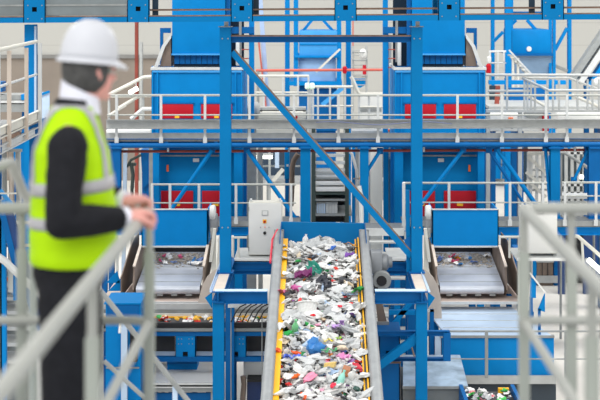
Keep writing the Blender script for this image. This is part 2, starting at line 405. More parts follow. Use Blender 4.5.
# clothes
T = Body()
T.loft([(-.01, 0, .78, .11, .150), (-.01, 0, .90, .145, .180), (-.005, 0, 1.02, .140, .165), (0, 0, 1.08, .12, .165)])
for hp, kn, an in LEGS: T.chain([(hp+V((-.015, 0, -.03)), .105), (hp*.75+kn*.25+V((-.018, 0, 0)), .118), (hp*.5+kn*.5+V((-.02, 0, 0)), .115), (kn+V((-.03, 0, 0)), .112), (an+V((0, 0, .04)), .082)])
T.remesh('trousers', SUIT, man, .009, 6, .004)
J = Body()
J.loft([(0, 0, .96, .142, .172), (.0, 0, 1.10, .145, .172), (.0, 0, 1.28, .142, .175), (-.004, 0, 1.42, .122, .182), (0, 0, 1.500, .085, .140), (.004, 0, 1.560, .080, .088), (.010, 0, 1.592, .078, .080)])
for S, E, Wr in ((SHR, ELR, WRR), (SHL, ELL, WRL)):
    end = Wr+(E-Wr).normalized()*.035
    J.chain([(V((0, S.y*.55, 1.425)), .070), (S, .080), ((S*.5+E*.5), .074), (E, .066), (E*.5+end*.5, .064), (end, .052)])
J.remesh('jacket', SUIT, man, .008, 5, .005)
for E, Wr in ((ELR, WRR), (ELL, WRL)):
    d = (Wr-E).normalized(); Body().tube(Wr-d*.06, Wr+d*.012, .046, 20, .043).plain('shirt_cuff', SHIRT, man)
# shirt collar around the neck
n = 28; vs = []
for k, (r, dz) in enumerate([(.072, -.03), (.066, .038), (.070, .040), (.078, -.03)]):
    for i in range(n):
        t = 2*math.pi*i/n; vs.append((.030+r*1.05*math.cos(t), .002+r*math.sin(t), 1.590+dz*1.0-.036*math.cos(t)))
Body().add(vs, [(j*n+i, j*n+(i+1) % n, ((j+1) % 4)*n+(i+1) % n, ((j+1) % 4)*n+i) for j in range(4) for i in range(n)]).plain('shirt_collar', SHIRT, man)
Q = Body()
Q.loft([(.0, 0, .940, .160, .196), (.004, 0, .965, .170, .204), (.004, 0, 1.05, .172, .198), (.004, 0, 1.16, .168, .186), (.0, 0, 1.28, .158, .186), (-.004, 0, 1.39, .142, .190), (-.004, 0, 1.455, .118, .178), (.0, 0, 1.528, .096, .134), (.004, 0, 1.562, .085, .100)])
vest, bv = Q.remesh('hi_vis_vest', VEST, man, .009, 5, .004)
def strip(name, samples, half, off=.004):
    vs = []; 
    for o_, d_, w_ in samples:
        row = []
        for k in (-1, 0, 1):
            src = o_+w_*half*k; h = bv.ray_cast(src, d_)
            if h[0] is None: row = None; break
            row.append(h[0]+h[1]*off)
        if row: vs.append(row)
    flat = [v for r_ in vs for v in r_]
    b = Body().add(flat, [(3*i+k, 3*i+k+1, 3*i+4+k, 3*i+3+k) for i in range(len(vs)-1) for k in (0, 1)])
    ob = b.plain(name, BAND, vest); sd = ob.modifiers.new('solid', 'SOLIDIFY'); sd.thickness = .003; sd.offset = 1; return ob
ring = [(V((math.cos(t), math.sin(t), 1.225))*1, ) for t in [2*math.pi*i/60 for i in range(61)]]
def hoop(z, tilt):
    out = []
    for i in range(73):
        t = 2*math.pi*i/72; c, s_ = math.cos(t), math.sin(t)
        out.append((V((c*.5, s_*.5, z+tilt*c)), V((-c, -s_, 0)), V((0, 0, 1))))
    return out
strip('reflective_band', hoop(1.250, .012), .025); strip('reflective_band', hoop(1.112, .0), .022)
for sy in (-1, 1):
    out = []
    for i in range(40):
        a = math.radians(-62+ 304*i/39)
        if a < math.radians(-20): continue
        c, s_ = math.cos(a), math.sin(a)
        out.append((V((c*.6, sy*(.118+.02*abs(c)), 1.30+.6*s_)), V((-c, 0, -s_)), V((0, 1, 0))))
    out = []
    for z in [1.235+.02*i for i in range(9)]: out.append((V((.6, sy*(.084+.16*(1.395-z)), z)), V((-1, 0, 0)), V((0, 1, 0))))
    for i in range(17):
        a = math.radians(5+170*i/16); c, s_ = math.cos(a), math.sin(a)
        out.append((V((c*.6, sy*.084, 1.40+.6*s_)), V((-c, 0, -s_)), V((0, 1, 0))))
    for z in [1.395-.02*i for i in range(9)]: out.append((V((-.6, sy*(.084+.16*(1.395-z)), z)), V((1, 0, 0)), V((0, 1, 0))))
    strip('reflective_band', out, .019)
for hp, kn, an in LEGS:
    Body().chain([(an+V((-.035, 0, -.035)), .048), (an+V((.06, 0, -.042)), .046), (an+V((.17, 0, -.055)), .036)]).remesh('shoe', SHOE, man, .008, 3)
# ---------------------------------------------------------------- overhead conveyor across the top of the picture
def over_conveyor():
    D0, D1 = 24.15, 25.45
    def zs(px): return 7.634+(px-300)*.0001      # lower edge, the conveyor climbs slightly to the right
    t = thing('overhead_conveyor', 'blue overhead conveyor spanning the whole top edge of the picture', 'conveyor', (0, 24.8, 7.6))
    L, R = -140, 780
    def P(px, y, dz): return Vector((X(px, 24.2), y, zs(px)+dz))
    for y in (D0+.06, D1-.06):
        MB().bar(P(L, y, .045), P(R, y, .045), .12, .09).build('lower_flange', BLUEP, t)
        MB().channel(P(L, y, 1.02), P(R, y, 1.02), .12, .10, .016).build('upper_flange', BLUEP, t)
    for dz, m, nm, w in ((.118, RUST, 'dusty_ledge', .14),):
        MB().bar(P(L, D0+.07, dz-.012), P(R, D0+.07, dz-.012), w, .02).build(nm, m, t)
    for y in (D0+.2, D1-.2): MB().bar(P(L, y, .205), P(R, y, .205), .03, .028).build('belt_edge_strip', RUST, t)
    MB().bar(P(L, 24.8, .86), P(R, 24.8, .86), 1.0, .02).build('carrying_belt', BELT, t)
    for i in range(-1, 8):
        cxp = 35+103.5*i
        for y, s in ((D0, 1), (D1, -1)):
            if s < 0 and i % 2: continue
            p = MB(); y = y-.004*s
            a, b = P(cxp-11, y-.002*s, .0), P(cxp+11, y-.002*s, .0); hh = 1.03
            c0, c1 = P(cxp-2.4, y, .19), P(cxp+2.4, y, .27)
            dy = .012*s
            for x0, x1, z0, z1 in ((a.x, c0.x, a.z, a.z+hh), (c1.x, b.x, a.z, a.z+hh), (c0.x, c1.x, a.z, c0.z), (c0.x, c1.x, c1.z, a.z+hh)): p.box(x0, x1, y, y+dy, z0, z1)
            p.box(a.x, a.x+.014, y, y+.12*s, a.z, a.z+hh).box(b.x-.014, b.x, y, y+.12*s, a.z, a.z+hh)
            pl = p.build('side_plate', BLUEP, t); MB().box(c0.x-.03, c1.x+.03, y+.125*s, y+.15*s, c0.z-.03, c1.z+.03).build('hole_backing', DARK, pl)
            for bx in (-7, 7):
                for q in (.17, .40, .55): MB().lathe((X(cxp+bx, D0), y-.0*s, a.z+q-.1), [(.012, 0), (.012, -.01*s)], 6, 'y').build('bolt', GALVD, pl)
        MB().tube((X(cxp, 24.2), D0+.05, zs(cxp)+.80), (X(cxp, 24.2), D1-.05, zs(cxp)+.80), .045).build('roller', GALVD, t)
    # grey guard panes on the left bays, dark perforated ends
    for a, b in ((-55, 24), (46, 127)):
        MB().bar(P(a, D0+.03, .53), P(b, D0+.03, .53), .012, .82).build('guard_pane', GLASSG, t)
        MB().bar(P(a, D0+.02, .30), P(b, D0+.02, .30), .012, .03).build('pane_seam', GALVD, t)
    for px in (154, 255.5, 533.5):
        MB().bar(P(px, D0+.25, .10), P(px, D0+.25, 1.0), .10, .06, Vector((0, 1, 0))).build('inner_stay', TEAL, t)
    return t
over_conveyor()

# ---------------------------------------------------------------- portal and its frame
FT = 3.236
def portal():
    t = thing('portal', 'blue steel portal with a diagonal brace standing over the waste belt', 'portal', (.02, 24.5, FT))
    zt = Z(27, 24.5)
    for px in (225.6, 416.6):
        x = X(px, 24.5)
        p = MB().ibeam((x, 24.5, FT), (x, 24.5, zt), .195, .20, .016).build('post', BLUEP, t)
        MB().cbox(x-.14, x+.14, 24.37, 24.63, FT, FT+.02, .004).build('foot_plate', BLUED, p)
        MB().cbox(x-.12, x+.12, 24.38, 24.62, zt, zt+.014, .003).build('cap_plate', GALVD, p)
        MB().cbox(x-.02, x+.05, 24.42, 24.5, zt+.014, zt+.10, .006).build('bearing_block', GALVD, p)
        bolts(p, [(x-.05, 24.395, FT+.8), (x+.05, 24.395, FT+.8), (x-.05, 24.395, zt-.2), (x+.05, 24.395, zt-.2)])
    a, b = X(231, 24.5), X(411, 24.5); z0, z1 = Z(42.3, 24.5), Z(36.5, 24.5)
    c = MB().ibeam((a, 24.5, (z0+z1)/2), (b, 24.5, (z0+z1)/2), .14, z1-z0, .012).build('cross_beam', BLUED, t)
    MB().cbox(a, b, 24.42, 24.58, z1, z1+.026, .006).build('dust_layer', RUST, c)
    p, q = W(232, 52, 24.5), W(411, 256, 24.5)
    d = MB().bar(p, q, .10, .10).build('diagonal_brace', BLUEP, t)
    n = Vector((-(q-p).z, 0, (q-p).x)).normalized(); n = n if n.z > 0 else -n
    MB().bar(p+n*.062, q+n*.062, .09, .022).build('dust_layer', RUST, d)
    MB().bar(W(407.5, 190, 24.55), Vector((X(408.5, 24.55), 24.55, FT)), .07, .07).build('side_strut', BLUEP, t)
    MB().prism([W(404, 240, 24.46), W(411, 236, 24.46), W(411, 260, 24.46)], (0, .015, 0)).build('gusset', BLUED, t)
portal()
def base_frame():
    t = thing('portal_stand', 'blue base frame under the portal with two front legs', 'stand', (0, 23.7, 0))
    for sx in (-1, 1):
        x = 1.665*sx
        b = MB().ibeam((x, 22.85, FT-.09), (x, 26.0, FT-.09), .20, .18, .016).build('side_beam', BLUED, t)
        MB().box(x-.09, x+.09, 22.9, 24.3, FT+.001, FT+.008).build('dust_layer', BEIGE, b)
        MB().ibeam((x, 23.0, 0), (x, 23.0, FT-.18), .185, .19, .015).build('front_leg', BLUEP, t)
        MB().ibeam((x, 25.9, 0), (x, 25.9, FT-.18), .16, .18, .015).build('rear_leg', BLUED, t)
        MB().prism([(x+sx*.1, 22.95, FT-.02), (x+sx*.22, 22.95, FT-.12), (x+sx*.1, 22.95, FT-.3)], (0, .02, 0)).build('gusset', BLUEP, t)
        MB().angle((x+sx*.12, 22.93, FT), (x+sx*.12, 25.9, FT), .05, .05).build('edge_angle', PALE, t)
    for x0, x1 in ((-1.72, -.86), (.90, 1.72)):
        MB().ibeam((x0, 22.95, FT-.10), (x1, 22.95, FT-.10), .16, .20, .016).build('front_beam', BLUED, t)
        MB().box(x0, x1, 22.87, 23.03, FT+.001, FT+.010).build('deck_edge', PALE, t)
    for x0, x1 in ((-1.6, -.82), (.86, 1.6)):
        MB().ibeam((x0, 25.75, FT-.16), (x1, 25.75, FT-.16), .14, .22, .014).build('rear_beam', BLUED, t)
    MB().bar((1.6, 23.05, Z(338, 23)), (.97, 23.05, Z(366, 23)), .13, .13).build('knee_brace', BLUEP, t)
    MB().ibeam((.85, 23.2, Z(333, 23.2)), (2.15, 23.2, Z(333, 23.2)), .10, .08).build('tie_beam', BLUED, t)
    MB().ibeam((.85, 23.2, Z(359, 23.2)), (2.15, 23.2, Z(359, 23.2)), .10, .05).build('tie_beam', BLUED, t)
    MB().ibeam((2.1, 23.2, Z(332, 23.2)), (2.1, 23.2, Z(360, 23.2)), .12, .14).build('hanger', BLUED, t)
base_frame()

# ---------------------------------------------------------------- inclined waste belt
BA, BB = -1.927, .2218
def zr(D): return BA+BB*D                      # height of the side rails' centre
TY0, TY1 = 14.0, 25.5
XC = .028
def belt():
    t = thing('inclined_conveyor', 'inclined conveyor belt carrying mixed plastic waste, grey tube rails and yellow edges', 'conveyor', (XC, 20, 0))
    def L(x, D, dz): return Vector((x, D, zr(D)+dz))
    for sx in (-1, 1):
        x = XC+sx*.775
        r = MB()
        r.prof(L(x, TY0, 0), L(x, TY1, 0), [(.085*math.cos(a), .085*math.sin(a)+.01) for a in [math.pi*i/10 for i in range(11)]]+[(-.085, -.26), (.085, -.26)])
        r.build('side_rail', mat('rail_steel', (146, 150, 152), .5, .08, var=.1, scale=6, spec=.3), t)
        MB().cbox(x-.09, x+.09, TY1-.01, TY1+.03, zr(TY1)-.26, zr(TY1)+.09, .01).build('end_cap', GALVD, t)
        MB().bar(L(x-sx*.125, TY0, -.10), L(x-sx*.125, TY1-.1, -.10), .06 if sx > 0 else .085, .14).build('edge_skirt', YEL if sx < 0 else BELT, t)
        if sx > 0:
            for dx in (.165, .115):
                MB().bar(L(x-dx, TY0, -.024 if dx < .15 else -.06), L(x-dx, TY1-.1, -.024 if dx < .15 else -.06), .022, .03).build('yellow_stripe', YEL, t)
    MB().bar(L(XC, TY0, -.24), L(XC, TY1-.05, -.24), 1.42, .05).build('rubber_belt', BELT, t)
    MB().bar(L(XC, TY0, -.40), L(XC, TY1-.3, -.40), 1.30, .03).build('return_belt', BELT, t)
    for sx in (-1, 1):
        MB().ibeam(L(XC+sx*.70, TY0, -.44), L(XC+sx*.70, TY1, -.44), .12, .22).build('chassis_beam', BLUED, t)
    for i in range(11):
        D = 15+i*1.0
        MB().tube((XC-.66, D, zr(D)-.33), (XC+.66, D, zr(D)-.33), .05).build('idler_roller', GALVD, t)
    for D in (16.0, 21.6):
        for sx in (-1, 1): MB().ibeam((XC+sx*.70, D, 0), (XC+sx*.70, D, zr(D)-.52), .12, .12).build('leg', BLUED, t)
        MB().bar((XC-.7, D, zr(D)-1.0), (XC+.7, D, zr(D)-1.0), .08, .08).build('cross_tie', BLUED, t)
    # head box behind the heap
    D = 25.75
    p = MB(); a, b = X(281, D), X(364.5, D)
    p.hexa([(a, D-.05, Z(247, D)), (b, D-.05, Z(247, D)), (b, D+.02, Z(247, D)), (a, D+.02, Z(247, D)),
            (a, D+.05, Z(222.5, D)), (b, D+.05, Z(224, D)), (b, D+.12, Z(224, D)), (a, D+.12, Z(222.5, D))])
    hb = p.build('head_box', BLUEP, t)
    for x in (a, b): MB().prism([(x, D+.1, Z(223, D)), (x, D+.1, zr(D)-.3), (x, D-.9, zr(D)-.3), (x, D-.9, zr(D)-.05), (x, D-.2, zr(D)+.1)], (.012, 0, 0)).build('cheek_plate', BLUED, hb)
    MB().tube((XC-.7, 25.55, zr(25.5)-.28), (XC+.7, 25.55, zr(25.5)-.28), .10, 14).build('drive_drum', GALVD, t)
    # red pull-cord on the outer side of the left rail
    MB().pipe([(XC-.89, 24.3, zr(24.3)-.02), (XC-.885, 25.2, zr(25.2)+.03), (XC-.80, 25.5, zr(25.5)+.09)], .020, 8).build('pull_cord', mat('red_cord', (220, 40, 70), .5), t)
    # drive motor with round guard on the right
    m = MB(); D = 24.6; x = XC+1.08
    mt = MB().lathe((x-.2, D, Z(262, D)), [(.14, 0), (.15, .02), (.15, .26), (.10, .30), (.09, .36)], 16, 'x').build('drive_motor', MACHG, t)
    MB().lathe((X(381, D), D-.25, Z(278, D)), [(.15, .0), (.17, .03), (.17, .12), (.06, .14)], 18, 'y').build('fan_cowl', GALVD, mt)
    MB().lathe((X(381, D), D-.27, Z(278, D)), [(.09, .0), (.09, .03)], 12, 'y').build('fan_hub', DARK, mt)
    MB().cbox(x-.22, x-.02, D-.2, D+.1, Z(272, D), Z(250, D), .02).build('gear_box', MACHG, mt)
    MB().cbox(x-.26, x-.08, D-.25, D-.1, Z(291, D), Z(283, D), .02).build('terminal_box', DARK, mt)
belt()

# waste on the belt: individual pieces over a bed of small scraps
PLAS = bpy.data.materials.new('plastic_waste'); PLAS.use_nodes = True
_nt = PLAS.node_tree; _oi = _nt.nodes.new('ShaderNodeObjectInfo'); _b = _nt.nodes['Principled BSDF']
_nz = _nt.nodes.new('ShaderNodeTexNoise'); _nz.inputs['Scale'].default_value = 14; _tc = _nt.nodes.new('ShaderNodeTexCoord')
_nt.links.new(_tc.outputs['Object'], _nz.inputs['Vector'])
_mr = _nt.nodes.new('ShaderNodeMapRange'); _mr.inputs[3].default_value = .70; _mr.inputs[4].default_value = 1.18
_nt.links.new(_nz.outputs['Fac'], _mr.inputs[0])
_mx = _nt.nodes.new('ShaderNodeMix'); _mx.data_type = 'RGBA'; _mx.blend_type = 'MULTIPLY'; _mx.inputs[0].default_value = 1
_nt.links.new(_oi.outputs['Color'], _mx.inputs[6]); _nt.links.new(_mr.outputs[0], _mx.inputs[7]); _nt.links.new(_mx.outputs[2], _b.inputs['Base Color'])
_b.inputs['Roughness'].default_value = .45; _b.inputs['Specular IOR Level'].default_value = .3
def proto(kind, seed):
    r = random.Random(seed); bm = bmesh.new()
    if kind in ('scrap', 'bag'):
        bmesh.ops.create_icosphere(bm, subdivisions=2 if kind == 'scrap' else 3, radius=.5)
        o = Vector((r.random()*50, r.random()*50, r.random()*50)); st = (r.uniform(.75, 1.3), r.uniform(.6, 1), r.uniform(.32, .5)) if kind == 'scrap' else (1, .85, .8)
        for v in bm.verts:
            k = noise.noise(v.co*3.4+o)*.62+noise.noise(v.co*9+o)*(.34 if kind == 'scrap' else .2)
            v.co = Vector((v.co.x*st[0], v.co.y*st[1], v.co.z*st[2]))*(1+k)
    elif kind == 'film':
        bmesh.ops.create_grid(bm, x_segments=9, y_segments=6, size=.5); o = Vector((r.random()*50, 0, r.random()*50))
        for v in bm.verts:
            n1 = noise.noise(v.co*3.2+o); n2 = noise.noise(v.co*7+o)
            v.co = Vector((v.co.x*1.15+n2*.12, v.co.y*(.7+.3*n1)+n1*.2, n1*.34+n2*.2))
        g = bmesh.ops.solidify(bm, geom=bm.faces[:], thickness=.018)
    elif kind == 'strip':
        pts = [Vector((-.6+.15*i, .12*math.sin(i*1.3+seed), .10*math.cos(i*1.7+seed))) for i in range(9)]
        m = MB()
        for p, q in zip(pts, pts[1:]): m.bar(p, q, .16, .02)
        vs = [bm.verts.new(v) for v in m.v]
        for f in m.f: bm.faces.new([vs[i] for i in f])
    else:
        m = MB()
        if kind == 'bottle': m.lathe((0, 0, -.5), [(.10, 0), (.17, .02), (.17, .25), (.145, .3), (.17, .36), (.17, .62), (.10, .78), (.055, .86), (.055, .93), (.07, .93), (.07, 1.0)], 12)
        elif kind == 'tub': m.lathe((0, 0, -.25), [(.30, 0), (.38, .40), (.44, .42), (.44, .46), (.36, .46), (.28, .04)], 14)
        elif kind == 'carton':
            m.cbox(-.45, .45, -.3, .3, -.22, .22, .03)
            m.v = [Vector((v.x+.1*v.z, v.y*(1-.35*abs(v.x)), v.z+.12*math.sin(v.x*5))) for v in m.v]
        vs = [bm.verts.new(v) for v in m.v]
        for f in m.f: bm.faces.new([vs[i] for i in f])
    bmesh.ops.recalc_face_normals(bm, faces=bm.faces[:])
    me = bpy.data.meshes.new(kind); bm.to_mesh(me); bm.free(); me.materials.append(PLAS)
    if kind in ('bottle', 'tub', 'bag'): me.polygons.foreach_set('use_smooth', [True]*len(me.polygons)); me.set_sharp_from_angle(angle=math.radians(45))
    return me
PR = {'scrap': [proto('scrap', i) for i in range(6)], 'film': [proto('film', 20+i) for i in range(6)], 'bag': [proto('bag', 40+i) for i in range(2)],
      'bottle': [proto('bottle', 1)], 'tub': [proto('tub', 1)], 'carton': [proto('carton', 1)], 'strip': [proto('strip', i) for i in range(2)]}
KIND = {'scrap': ('plastic_scrap', 'plastic scrap'), 'film': ('plastic_film', 'plastic film'), 'bag': ('plastic_bag', 'plastic bag'), 'bottle': ('plastic_bottle', 'bottle'),
        'tub': ('plastic_tub', 'tub'), 'carton': ('carton', 'carton'), 'strip': ('plastic_strip', 'plastic strip')}
def piece(kind, loc, size, rgb, label, group=None, rot=None, i=0, sc=(1, 1, 1)):
    me = PR[kind][i % len(PR[kind])]
    o = bpy.data.objects.new(KIND[kind][0], me); COL.objects.link(o); o.location = loc
    o.rotation_euler = rot or (rnd.uniform(-.5, .5), rnd.uniform(-.5, .5), rnd.uniform(0, 6.28))
    o.scale = tuple(size*s for s in sc); o.color = lin(rgb)
    return tag(o, label, KIND[kind][1], group)
def heap(u): return .06+.10*max(0, 1-(u/.72)**4)
def on_belt(px, py, up=.06):
    D = 9.927*F/(py+BB*F); 
    for _ in range(4):
        u = X(px, D)-XC; h = -.215+heap(u)+up; D = (EYE-BA-h)*F/(py+BB*F)
    return Vector((X(px, D), D, zr(D)+h))
NOT = [  # notable pieces, by their place in the photograph
 ('bag', 315, 347, .28, (52, 122, 190), 'large blue plastic bag lying in the middle of the waste belt'),
 ('scrap', 288, 333, .15, (22, 150, 62), 'round green lump near the left yellow edge of the waste belt'),
 ('film', 292, 356, .20, (84, 110, 214), 'violet blue sheet left of the large blue bag'),
 ('scrap', 310, 377, .22, (240, 138, 168), 'pink crumpled bag below the large blue bag'),
 ('scrap', 278, 350, .16, (226, 96, 50), 'orange and white wad against the left yellow edge'),
 ('scrap', 296, 353, .12, (222, 88, 40), 'orange scrap touching the violet blue sheet'),
 ('film', 350, 254, .15, (122, 72, 166), 'purple film near the head box at the top of the belt'),
 ('film', 339, 325, .24, (184, 150, 210), 'pale purple film right of the white tub'),
 ('film', 314, 268, .30, (28, 126, 108), 'teal green film in the upper half of the waste belt'),
 ('strip', 354, 245, .26, (238, 162, 30), 'orange yellow strip beside the head box'),
 ('scrap', 313, 315, .10, (226, 40, 52), 'small bright red scrap in the middle of the belt'),
 ('scrap', 300, 300, .08, (222, 60, 60), 'small red cap on the left half of the belt above the bright one'),
 ('scrap', 340, 306, .09, (214, 34, 60), 'crimson scrap on the right half of the belt'),
 ('strip', 303, 396, .22, (232, 92, 40), 'orange strip at the bottom of the waste belt'),
 ('carton', 346, 371, .22, (168, 110, 72), 'brown crushed carton on the right of the belt'),
 ('film', 343, 356, .18, (226, 150, 200), 'light pink film right of the large blue bag'),
 ('film', 303, 274, .26, (112, 36, 96), 'dark magenta film left of the teal film'),
 ('film', 296, 288, .24, (196, 92, 156), 'pink magenta film under the dark magenta one'),
 ('scrap', 298, 261, .12, (40, 160, 76), 'green scrap above the teal film'),
 ('film', 357, 290, .18, (60, 162, 84), 'green film at the right edge of the belt'),
 ('strip', 338, 338, .18, (150, 196, 40), 'lime green strip above the light pink film'),
 ('strip', 327, 340, .20, (226, 204, 60), 'yellow strip right of the large blue bag'),
 ('scrap', 296, 376, .14, (236, 112, 40), 'orange scrap left of the pink crumpled bag'),
 ('tub', 307, 309, .44, (222, 224, 222), 'wide white tub among the films in mid belt'),
 ('film', 325, 281, .24, (52, 56, 66), 'black film near the centre of the belt'),
 ('scrap', 275, 248, .14, (200, 70, 40), 'reddish scrap at the top left of the heap'),
 ('scrap', 332, 248, .16, (60, 110, 196), 'blue scrap at the top of the heap'),
 ('scrap', 352, 314, .10, (92, 60, 120), 'dark purple scrap at the right of mid belt'),
 ('scrap', 336, 268, .10, (222, 60, 44), 'red scrap right of the teal film'),
 ('scrap', 309, 325, .12, (30, 150, 66), 'green scrap above the large blue bag'),
 ('bottle', 295, 328, .30, (120, 196, 140), 'pale green bottle beside the round green lump'),
 ('bottle', 341, 380, .30, (150, 214, 200), 'mint bottle beside the brown crushed carton'),
 ('scrap', 357, 389, .14, (24, 72, 62), 'dark green scrap at the lower right of the belt'),
 ('scrap', 333, 385, .10, (226, 40, 70), 'red pink scrap near the bottom of the belt'),
 ('strip', 329, 350, .22, (70, 150, 100), 'green strip touching the right of the large blue bag'),
 ('scrap', 357, 366, .12, (190, 40, 60), 'dark red scrap at the right edge of the belt'),
 ('carton', 330, 365, .18, (226, 196, 120), 'tan carton scrap below the green strip'),
 ('film', 279, 293, .22, (210, 120, 160), 'pale pink film near the left rail in the upper half'),
]
for i, (k, px, py, s, c, lb) in enumerate(NOT): piece(k, on_belt(px, py, .12), s, c, lb, i=i)
PAL = [('white', (222, 223, 222), 110), ('milky grey', (194, 197, 198), 72), ('light grey', (166, 170, 173), 42), ('dark grey', (70, 72, 78), 16),
       ('pale blue', (176, 200, 228), 10), ('beige', (214, 200, 176), 8)]
KS = ['film', 'scrap', 'film', 'scrap', 'film', 'bottle', 'scrap', 'film']
for cn, c, n in PAL:
    for i in range(n):
        k = KS[rnd.randrange(len(KS))] if cn != 'dark grey' else rnd.choice(['film', 'scrap'])
        u = rnd.uniform(-.62, .62); D = 19.3+5.95*rnd.random()**.9
        s = rnd.uniform(.13, .33) if cn in ('white', 'milky grey') else rnd.uniform(.10, .24)
        if k == 'bottle': s = min(s, .3)
        kw = KIND[k][1].replace('plastic ', '')
        j = rnd.uniform(-.02, .02)
        col = tuple(min(255, v*(1+j)) for v in c)
        piece(k, Vector((XC+u, D, zr(D)-.215+heap(u)+rnd.uniform(.02, .10))), s, col, f'{cn} plastic {kw} in the waste heap on the inclined belt', f'{cn} plastic {kw} pieces in the waste heap', i=rnd.randrange(6), rot=(rnd.uniform(-.5, .5), rnd.uniform(-.5, .5), rnd.choice([0, 3.14])+rnd.gauss(0, .5)), sc=(1.25, .8, .8))
# bed of uncounted small scraps
BITM = bpy.data.materials.new('small_mixed_scraps'); BITM.use_nodes = True
_nt = BITM.node_tree; _g = _nt.nodes.new('ShaderNodeNewGeometry'); _r = _nt.nodes.new('ShaderNodeValToRGB'); _r.color_ramp.interpolation = 'CONSTANT'
cols = [(0, (222, 222, 221)), (.34, (200, 203, 204)), (.52, (160, 163, 166)), (.60, (228, 228, 228)), (.74, (90, 92, 96)), (.82, (40, 42, 46)), (.86, (40, 140, 80)), (.885, (70, 110, 190)), (.91, (210, 50, 50)), (.935, (226, 130, 50)), (.95, (150, 100, 170)), (.965, (230, 150, 180)), (.98, (190, 170, 140))]
while len(_r.color_ramp.elements) < len(cols): _r.color_ramp.elements.new(.5)
for e, (p, c) in zip(_r.color_ramp.elements, cols): e.position = p; e.color = lin(c)
_nt.links.new(_g.outputs['Random Per Island'], _r.inputs[0]); _nt.links.new(_r.outputs[0], _nt.nodes['Principled BSDF'].inputs['Base Color'])
_nt.nodes['Principled BSDF'].inputs['Roughness'].default_value = .45
def bits(m, n, pos, smin, smax):
    for _ in range(n):
        c = pos(); s = rnd.uniform(smin, smax)
        R = Matrix.Rotation(rnd.uniform(0, 6.28), 3, 'Z') @ Matrix.Rotation(rnd.uniform(-.9, .9), 3, 'X')
        a, b, h = s, s*rnd.uniform(.4, .9), s*rnd.uniform(.12, .4)
        p = [Vector((x*a*rnd.uniform(.6, 1.1), y*b*rnd.uniform(.6, 1.1), z*h*rnd.uniform(.6, 1.2))) for x, y, z in ((-1,-1,-1),(1,-1,-1),(1,1,-1),(-1,1,-1),(-1,-1,1),(1,-1,1),(1,1,1),(-1,1,1))]
        m.hexa([c+R @ q for q in p])
    return m
def heap_pos():
    u = rnd.gauss(0, .34); u = max(-.62, min(.62, u)) if abs(u) > .62 else u
    D = rnd.uniform(14.2, 25.3); return Vector((XC+u, D, zr(D)-.215+heap(u)*rnd.uniform(.3, 1.12)))
o = bits(MB(), 9000, heap_pos, .014, .062).build('small_scraps', BITM, smooth=False)
tag(o, 'bed of small mixed plastic scraps covering the inclined belt', 'waste', kind='stuff')
